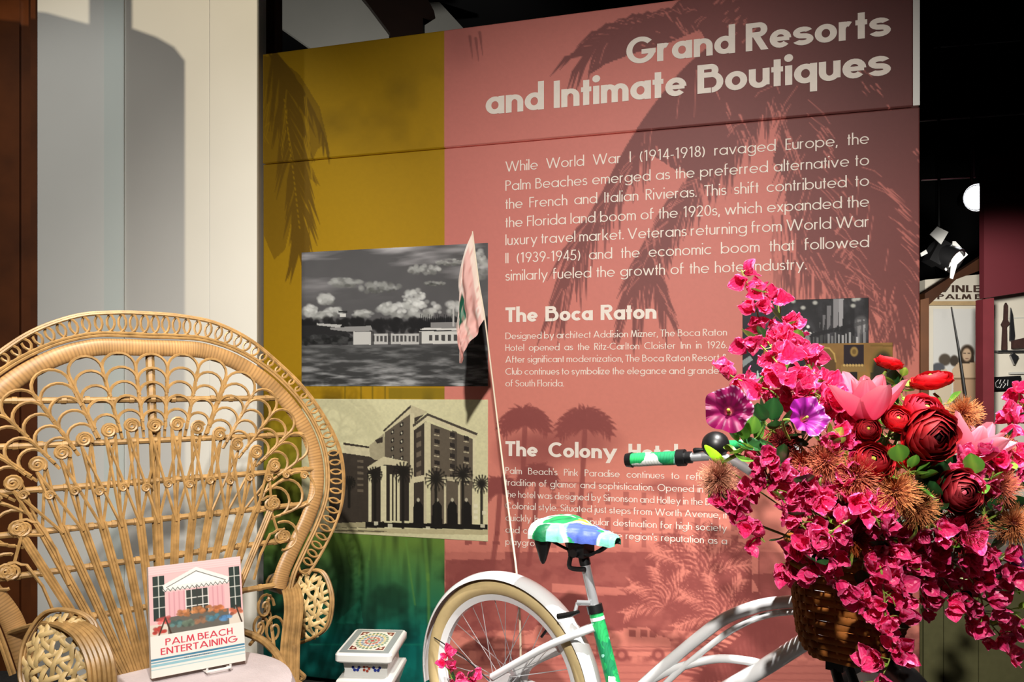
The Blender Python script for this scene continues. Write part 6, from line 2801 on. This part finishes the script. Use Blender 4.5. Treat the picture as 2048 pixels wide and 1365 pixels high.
fuzzy('fuzzy brown head in the shade above the basket rim', 1706, 1078, 34, depth=0.02, seed=12, c0=(90, 26, 16), c1=(176, 84, 40))
fuzzy('fuzzy rust head at the top right edge behind pink bracts', 2000, 900, 30, depth=0.03, seed=13, **RUST)
fuzzy('small fuzzy rust head between left bougainvillea and the coral head', 1605, 930, 30, depth=0.0, seed=14, **RUST)

spray('tall bougainvillea spire rising highest over the hotel text', [(1570, 740), (1525, 665), (1508, 600), (1482, 540)], 17, 19, depth=0.02, leaves=3)
spray('full bougainvillea spray right behind the tall spire', [(1650, 790), (1610, 720), (1575, 660), (1555, 622)], 30, 34, depth=0.04, leaves=4)
spray('dense bougainvillea spray at the foot of the tall spire', [(1640, 830), (1590, 770), (1545, 715), (1510, 680)], 30, 32, depth=0.0, leaves=3)
spray('short bougainvillea sprig reaching left above the magenta petunia', [(1560, 800), (1500, 770), (1440, 742)], 11, 16, depth=0.06, leaves=2)
spray('bougainvillea spray filling between violet petunia and large magnolia', [(1600, 780), (1650, 800), (1690, 830)], 22, 30, depth=0.02, leaves=2)
spray('bougainvillea spray drooping furthest left below the grip', [(1600, 960), (1500, 985), (1460, 1020), (1530, 1085)], 24, 22, depth=0.0, leaves=2)
spray('bougainvillea spray trailing down left of centre', [(1560, 930), (1530, 940), (1580, 1020), (1625, 1075)], 24, 26, depth=-0.02, leaves=5)
spray('bougainvillea spray curling over the left corner of the basket', [(1660, 1060), (1610, 1090), (1585, 1125), (1580, 1150)], 19, 24, depth=-0.02, leaves=2)
spray('bougainvillea spray folded over the basket rim nearest the bicycle frame', [(1700, 1040), (1650, 1075), (1620, 1110), (1640, 1140)], 20, 24, depth=-0.06, leaves=2)
spray('bougainvillea spray lying across the basket rim', [(1700, 1080), (1660, 1130), (1690, 1180), (1735, 1215)], 19, 22, depth=-0.03, leaves=1)
spray('long bougainvillea spray hanging lowest in front of the basket', [(1760, 1130), (1768, 1190), (1772, 1240), (1785, 1300), (1760, 1362)], 30, 28, depth=-0.02, leaves=2, d_fn=lambda x, y: 1.52)
spray('bright bougainvillea spray in the centre of the bouquet', [(1760, 1060), (1740, 1020), (1715, 1005)], 13, 24, depth=-0.04, leaves=1)
spray('shaded bougainvillea spray hanging right of the basket', [(1760, 1070), (1800, 1120), (1840, 1180), (1845, 1225)], 26, 28, depth=0.03, leaves=1)
spray('broad bougainvillea spray sweeping to the lower right', [(1860, 1050), (1920, 1090), (1970, 1110), (2020, 1125)], 24, 26, depth=-0.03, leaves=2)
spray('bougainvillea spray drooping at the lower right edge', [(1900, 1120), (1955, 1180), (1975, 1240), (2020, 1290)], 28, 28, depth=0.0, leaves=4)
spray('bougainvillea spray above the olive cabinet', [(1830, 1100), (1880, 1150), (1915, 1200), (1930, 1230)], 24, 28, depth=0.03, leaves=1)
spray('bougainvillea spray climbing at the top right edge', [(1990, 960), (2010, 890), (2030, 830), (2045, 770)], 24, 24, depth=0.06, leaves=3)
spray('bougainvillea spray at the right edge beside the pale magnolia', [(1960, 980), (1995, 930), (2035, 905)], 19, 26, depth=0.0, leaves=2)
spray('pink bougainvillea sprig under the pale magnolia', [(1900, 1000), (1935, 940), (1950, 915)], 13, 22, depth=-0.01, leaves=1)
spray('bougainvillea spray beside the coral fuzzy head', [(1700, 980), (1690, 920), (1680, 880)], 19, 24, depth=-0.01, leaves=2)
spray('bougainvillea spray under the coral fuzzy head', [(1660, 1040), (1620, 990), (1590, 960)], 17, 24, depth=-0.02, leaves=3)
spray('bougainvillea spray deep in the shade of the bouquet', [(1740, 1060), (1790, 1090), (1830, 1100)], 24, 36, depth=0.06, leaves=1)
spray('bougainvillea spray at the right below the dark violet petunia', [(1960, 1150), (2010, 1170), (2040, 1190)], 17, 26, depth=0.02, leaves=2)

greenery('bright yellow green leafy sprig under the magenta petunia', 1496, 892, -0.02, 14, 24, [1, 0], seed=1)
greenery('dark leafy sprig between the two petunias', 1545, 862, 0.0, 16, 30, [2], seed=2)
greenery('glossy green sprig right of the wine red ranunculus', 1818, 945, -0.04, 12, 28, [0], seed=3, size=0.9)
greenery('dark leafy sprig beside the almost black ranunculus', 1865, 1000, 0.0, 10, 30, [2], seed=4)
greenery('pale green sprig behind the flat red ranunculus', 1800, 770, 0.05, 8, 26, [1], seed=5, size=0.7)
greenery('round leaf sprig above the almost black ranunculus', 1962, 960, -0.05, 4, 14, [1, 0], seed=6)
greenery('yellow green sprig left of the half hidden magnolia', 1660, 890, -0.02, 6, 18, [1], seed=7)
greenery('dark leafy sprig at the right under the fuzzy rust head', 1970, 1030, 0.0, 12, 34, [2], seed=8)
greenery('dark leafy sprig filling the middle behind the tight red ranunculus', 1770, 875, 0.05, 10, 34, [2, 0], seed=9)
greenery('dark leafy sprig in the left middle under the violet petunia', 1600, 890, 0.06, 12, 40, [2], seed=10)
greenery('small green sprig beside the hanging bougainvillea at the right', 2020, 1220, 0.02, 9, 34, [1, 0], seed=11)
greenery('dark leafy sprig low in the centre over the basket', 1740, 1090, 0.09, 14, 60, [2], seed=12)
greenery('dark leafy sprig behind the right hand bougainvillea', 1900, 1120, 0.10, 16, 70, [2], seed=13)
greenery('dark leafy sprig behind the left hand bougainvillea', 1620, 1020, 0.10, 14, 60, [2], seed=14)
greenery('dark leafy sprig behind the top of the bouquet', 1820, 830, 0.12, 14, 60, [2, 0], seed=15)
greenery('dark leafy sprig behind the middle of the bouquet', 1760, 960, 0.14, 18, 90, [2], seed=16, size=1.3)
greenery('dark leafy sprig behind the right side of the bouquet', 1930, 960, 0.13, 18, 80, [2], seed=17, size=1.3)

# one long bright leaf over the handlebar
t = thing('long_leaf', 'single long bright green leaf crossing in front of the handlebar', 'leaf', at(1452, 937, 1.70))
b = MB()
O = at(1452, 937, 1.70)
pts = [at(1452, 937, 1.70) - O, at(1436, 918, 1.69) - O, at(1422, 904, 1.69) - O, at(1409, 891, 1.69) - O]
b.tube(smooth(pts, 5), [0.004, 0.0065, 0.0085, 0.0095, 0.0105, 0.011, 0.011, 0.0108, 0.0105, 0.010, 0.009, 0.008, 0.0068, 0.0052, 0.0035, 0.0008], 8, flat=(1.0, 0.12), up=(0.75, 0, 0.66))
b.build('blade', mat('bright_leaf', srgb(150, 206, 30), 0.4, noise=(90, 0.15), trans=0.2), t)
b = MB()
b.tube([pts[0], (MOUTH - O) * 0.5 + Vector((0, 0.03, 0)), MOUTH - O], 0.0018, 5)
b.build('stem', stem_m, t)

# flowers tied by the rear wheel
RW = bw((-0.28, -0.09, 0.10))
spray('bougainvillea spray by the rear tyre, next to the garden stool', [(905, 1375), (898, 1345), (885, 1322)], 9, 16, size=1.0, leaves=2, root=RW, group='bougainvillea by the rear wheel', d_fn=lambda x, y: 2.42)
spray('bougainvillea spray low by the rear hub of the bicycle', [(925, 1385), (932, 1368), (942, 1354)], 8, 13, size=1.0, leaves=2, root=RW, group='bougainvillea by the rear wheel', d_fn=lambda x, y: 2.36)
t = thing('flower_pot', 'small dark pot of bougainvillea standing beside the rear wheel', 'pot', (RW.x, RW.y, 0))
b = MB()
b.lathe([(0.05, 0.0), (0.07, 0.0), (0.085, 0.14), (0.09, 0.15), (0.078, 0.15), (0.07, 0.13), (0.01, 0.12)], 24)
b.build('pot_body', mat('dark_clay', srgb(52, 40, 34), 0.7, noise=(20, 0.2)), t)

# ---------------------------------------------------------------- what stands behind the panel
offw = mat('pale_board', srgb(214, 208, 192), 0.6, noise=(3, 0.04))
maroon = mat('maroon_board', srgb(78, 20, 28), 0.6, noise=(2, 0.06))
greyw = mat('grey_white_board', srgb(190, 190, 182), 0.7, noise=(2, 0.05))
olive = mat('olive_cabinet', srgb(108, 106, 70), 0.6, noise=(30, 0.08))
sepia = mat('sepia_ink', srgb(150, 120, 92), 0.7, noise=(18, 0.15))
steel = mat('dull_steel', srgb(170, 172, 176), 0.35, 1.0, noise=(8, 0.05))


def wall3(Y):
    return lambda x, y, t: at(x, y, Y) + Vector((0, t, 0))


# the white gable boards and dark rafters seen over the left end of the panel
b = MB(); b.prism([(558, -40), (558, 52), (632, 104), (778, 82), (778, 66), (690, -40)], wall3(6.2), 0, 0.06)
struct(b.build('trim_5', greyw, shade=False))
b = MB(); b.prism([(842, 38), (842, 78), (930, 60), (866, -10), (850, -10)], wall3(6.6), 0, 0.06)
struct(b.build('trim_6', greyw, shade=False))
b = MB(); b.prism([(700, -40), (780, 66), (780, 100), (846, 90), (846, 36), (868, 22), (836, -40)], wall3(6.0), 0, 0.12)
struct(b.build('trim_7', mat('dark_rafter', srgb(34, 18, 10), 0.6, noise=(5, 0.2)), shade=False))

# far right: conduits, lamps, maroon sign board, display cases
for i, (p, q) in enumerate((((1866, 95), (2040, 80)), ((1840, 242), (2120, 222)), ((1842, 360), (1950, 355)))):
    lab = ('uppermost thin steel conduit in the dark ceiling at right', 'middle steel conduit, brightest, in the dark at right', 'lowest steel conduit just left of the glowing lamp')[i]
    b = MB()
    b.tube([at(*p, 5.4), at(*q, 5.4)], 0.008, 8)
    for k in (0.5,):
        h_ = at(*p, 5.4).lerp(at(*q, 5.4), 0.98)
        b.tube([h_, Vector((h_.x, h_.y, 4.71))], 0.003, 5)
    tag(b.build('steel_conduit', steel), lab, 'pipe', 'ceiling conduits')

t = thing('spotlight', 'glowing white spotlight aimed toward the viewer above the maroon board', 'lamp', at(1952, 396, 5.3))
b = MB()
M = orient((-0.10, -1, -0.12))
b.lathe([(0.02, -0.14), (0.075, -0.12), (0.085, 0.0), (0.10, 0.02), (0.096, 0.02), (0.086, 0.005), (0.01, 0.004)], 20, M)
b.build('lamp_housing', black, t)
b = MB()
b.lathe([(0.002, 0.012), (0.082, 0.012), (0.082, 0.009), (0.002, 0.009)], 20, M)
b.build('lamp_lens', mat('lit_lens', (1, 1, 1), 0.3, noise=(2, 0.0), emit=((0.95, 0.97, 1.0), 28.0)), t)
b = MB()
b.tube([(0, 0.05, 0.06), (0, 0.05, 4.71 - at(1952, 396, 5.3).z)], 0.010, 8)
b.build('lamp_bracket', black, t)

t = thing('barn_door_spotlight', 'black stage spotlight with white barn door flaps beside the panel edge', 'lamp', at(1888, 512, 5.0))
O = at(1888, 512, 5.0)
b = MB()
b.lathe([(0.03, -0.11), (0.075, -0.09), (0.085, 0.05), (0.085, 0.09), (0.07, 0.09), (0.06, 0.0)], 18, orient((0.5, -0.7, -0.5)))
b.box((-0.05, 0.0, 0.02), (0.08, 0.10, 0.16), Matrix.Rotation(0.5, 3, 'Y'))
b.build('lamp_housing', black, t)
for pts in (((1857, 470), (1873, 454), (1898, 464), (1882, 489)), ((1908, 482), (1914, 482), (1942, 508), (1918, 528), (1908, 558), (1902, 556)), ((1836, 508), (1848, 501), (1852, 508), (1838, 515)), ((1890, 538), (1902, 522), (1904, 530), (1893, 542))):
    b = MB()
    b.prism(pts, lambda x, y, d: at(x, y, 4.93) - O + Vector((0, d + (x - 1888) * 0.0006, 0)), 0, 0.006)
    b.build('barn_door', mat('white_flap', srgb(224, 224, 220), 0.5, noise=(5, 0.03)), t, shade=False)
b = MB()
b.tube([(0.0, 0.06, 0.05), (0.0, 0.06, 4.71 - O.z)], 0.010, 8)
b.build('lamp_bracket', black, t)

b = MB()
b.prism([(1968, 318), (2130, 262), (2130, 572), (1968, 597)], wall3(5.0), 0, 0.05)
tag(b.build('hanging_sign_board', maroon, shade=False), 'blank maroon board high at the right edge under the spotlight', 'board')
b = MB(); b.prism([(1841, 600), (1858, 596), (1858, 900), (1841, 900)], wall3(5.0), 0, 0.08)
struct(b.build('trim_8', mat('warm_brown_post', srgb(66, 36, 12), 0.5, noise=(6, 0.2)), shade=False))
b = MB(); b.prism([(1966, 599), (1988, 596), (1988, 1000), (1966, 1000)], wall3(5.0), 0.0, 0.08)
struct(b.build('trim_9', mat('maroon_post', srgb(92, 32, 38), 0.5, noise=(6, 0.15)), shade=False))
b = MB(); b.prism([(1838, 590), (1968, 506), (1975, 534), (1900, 562), (1838, 620)], wall3(5.6), -0.08, 0.0)
struct(b.build('trim_10', mat('rafter_brown', srgb(58, 30, 10), 0.5, noise=(6, 0.2)), shade=False))

# case with the faded fisherman photograph
t = thing('display_case', 'pale display case with gable sign and a faded photo of a person', 'display case', at(1911, 1000, 5.9))
t.location.z = 0
O = Vector(t.location)
D0 = 5.9


def c3(x, y, d):
    return at(x, y, D0) - O + Vector((0, d, 0))


b = MB()
zf = HORIZON + EYE.z / D0 * F_PX
b.prism([(1850, 560), (1850, zf), (1985, zf), (1985, 548), (1970, 548)], c3, 0.0, 0.1)
b.build('back_board', offw, t, shade=False)
b = MB()
b.prism([(1850, 604), (1985, 604), (1985, 612), (1850, 612)], c3, -0.05, 0.0)
b.build('ledge', mat('ledge_wood', srgb(176, 150, 110), 0.6, noise=(12, 0.15)), t, shade=False)
ink = mat('dark_sign_ink', srgb(62, 42, 30), 0.7, noise=(30, 0.1))
b = MB()
pk = D0 / F_PX
sx = lambda px: px * pk
to = lambda x, y, l: Vector((x - 1024 * pk - O.x, D0 - l - O.y, EYE.z + HORIZON * pk - (2000 * pk - y)))
yy = lambda py: (2000 - py) * pk
text_mesh(b, 'VINLEY', sx(1875), sx(1985), yy(585), 14 * pk, 0.20, to, 0.004, just='scale')
text_mesh(b, 'PALM BEACH', sx(1874), sx(2032), yy(599), 10 * pk, 0.22, to, 0.004, just='scale')
b.build('sign_lettering', ink, t, shade=False, fix=False)
# the printed person
nu, nv = 90, 120
xs, ys = np.linspace(1866, 1962, nu), np.linspace(618, 830, nv)
C = Canvas(xs, np.broadcast_to(ys[:, None], (nv, nu)).copy())
C.c[:] = np.array((208, 208, 204))
C.ell(1889, 720, 12, 12, (84, 76, 66), 1, soft=0.3)
C.ell(1908, 722, 9, 11, (70, 62, 54), 1, soft=0.3)
C.ell(1876, 736, 13, 10, (84, 86, 92), 1, soft=0.3)
C.poly([(1868, 745), (1892, 738), (1904, 760), (1900, 830), (1868, 830)], (206, 190, 164), 0.9)
C.poly([(1903, 740), (1918, 724), (1948, 722), (1958, 745), (1956, 800), (1954, 830), (1902, 830), (1906, 780)], (202, 176, 146))
C.rect(1908, 756, 1952, 760, (130, 104, 80))
C.poly([(1908, 760), (1950, 760), (1954, 826), (1904, 826)], (184, 152, 122))
C.ell(1934, 706, 14, 16, (62, 50, 40), 1, soft=0.3)
C.poly([(1922, 706), (1946, 704), (1948, 726), (1920, 728)], (62, 50, 40))
C.ell(1933, 710, 9, 13, (196, 168, 140), 1, soft=0.3)
C.rect(1926, 706, 1931, 708, (60, 48, 40))
C.rect(1935, 706, 1940, 708, (60, 48, 40))
C.rect(1930, 716, 1937, 718, (120, 84, 70))
C.rect(1904, 822, 1958, 830, (80, 66, 60))
V = np.zeros((nv, nu, 3))
V[..., 0] = (xs[None] - 1024) / F_PX * D0 - O.x
V[..., 1] = D0 - 0.004 - O.y
V[..., 2] = EYE.z + (HORIZON - ys[:, None]) / F_PX * D0
C.build('photo_print', V, print_m, t)
b = MB()
b.tube([at(1903, 614, D0 - 0.05), at(1918, 700, D0 - 0.07), at(1936, 830, D0 - 0.09), at(1962, 772 + 1.32 / 5.75 * 1500, 5.75)], [0.004, 0.008, 0.014, 0.014], 8)
tag(b.build('fishing_rod', black), 'thin dark fishing rod leaning in the display case over the person photo', 'rod')

# case with knives at the right edge
t = thing('display_case', 'white display case with hanging knives at the right edge', 'display case', at(2080, 1000, 5.5))
t.location.z = 0
O2 = Vector(t.location)
D2 = 5.5
e3 = lambda x, y, d: at(x, y, D2) - O2 + Vector((0, d, 0))
zf = HORIZON + EYE.z / D2 * F_PX
b = MB()
b.prism([(1984, 560), (1984, zf), (2180, zf), (2180, 560)], e3, 0.0, 0.08)
b.build('back_board', offw, t, shade=False)
b = MB()
b.prism([(1988, 702), (2180, 700), (2180, 704), (1988, 706)], e3, -0.05, 0.0)
b.build('shelf', steel, t, shade=False)
b = MB()
b.prism([(2016, 745), (2180, 742), (2180, 746), (2016, 749)], e3, -0.03, 0.0)
b.prism([(2012, 636), (2180, 632), (2180, 634), (2012, 638)], e3, -0.01, 0.0)
b.build('panel_line', greyw, t, shade=False)
f3 = lambda x, y, d: at(x, y, D2 - 0.03) + Vector((0, d, 0))
rust = mat('rusted_iron', srgb(58, 34, 28), 0.7, noise=(40, 0.3))
b = MB()
b.prism([(2010, 606), (2013, 612), (2013, 640), (2017, 648), (2011, 654), (2012, 700), (2002, 700), (2004, 656), (2001, 650), (2006, 640), (2007, 612)], f3, -0.015, 0.0)
tag(b.build('old_knife', rust, shade=False), 'dark rusted knife hanging at the left of the white display case', 'knife')
b = MB()
b.prism([(2020, 616), (2024, 630), (2028, 672), (2026, 684), (2018, 682), (2019, 640)], f3, -0.01, 0.0)
tag(b.build('old_dagger', steel, shade=False), 'pale pointed blade hanging beside the dark rusted knife', 'knife')
b = MB()
b.prism([(2022, 682), (2048, 676), (2100, 678), (2100, 694), (2022, 698)], f3, -0.03, 0.0)
tag(b.build('old_tool', rust, shade=False), 'rusty iron tool lying on the shelf in the white display case', 'tool')
b = MB()
b.prism([(2018, 712), (2024, 706), (2034, 714), (2026, 730)], f3, -0.02, 0.0)
tag(b.build('spear_point', steel, shade=False), 'small metal point hanging under the shelf at the right edge', 'blade')
t = thing('number_plaque', 'small black plaque with chalk white marks in the right display case', 'sign', at(2010, 766, D2 - 0.05))
O3 = Vector(t.location)
b = MB()
b.prism([(1987, 755), (2040, 752), (2040, 778), (1987, 780)], lambda x, y, d: at(x, y, D2 - 0.05) - O3 + Vector((0, d, 0)), -0.01, 0.04)
b.build('plate', black, t, shade=False)
b = MB()
g3 = lambda x, y: at(x, y, D2 - 0.065) - O3
for L in ([(1997, 760), (1991, 766), (1992, 774), (1996, 776)], [(2002, 760), (1999, 768), (2004, 768), (2000, 776), (1996, 774)], [(2010, 760), (2006, 766), (2012, 768), (2006, 776)], [(2016, 760), (2015, 772)]):
    b.tube([g3(*p) for p in L], 0.0022, 5)
b.build('chalk_marks', mat('chalk', srgb(226, 226, 222), 0.8, noise=(30, 0.05)), t)

# olive cabinet at the lower right
t = thing('olive_cabinet', 'olive green wooden cabinet behind the bouquet at the lower right', 'cabinet', (at(1920, 1300, 3.3).x, 3.3, 0))
O4 = Vector(t.location)
k3 = lambda x, y, d: at(x, y, 3.3) - O4 + Vector((0, d, 0))
zf = HORIZON + EYE.z / 3.3 * F_PX
b = MB()
b.prism([(1846, 1180), (1846, zf - 1), (2120, zf - 1), (2120, 1180)], k3, 0.02, 0.5)
b.build('carcass', olive, t, shade=False)
for x0, x1 in ((1848, 1886), (1888, 1956), (1958, 2040)):
    b = MB()
    b.prism([(x0, 1186), (x0, zf - 6), (x1, zf - 6), (x1, 1186)], k3, 0.0, 0.02)
    b.build('door_board', olive, t, shade=False)
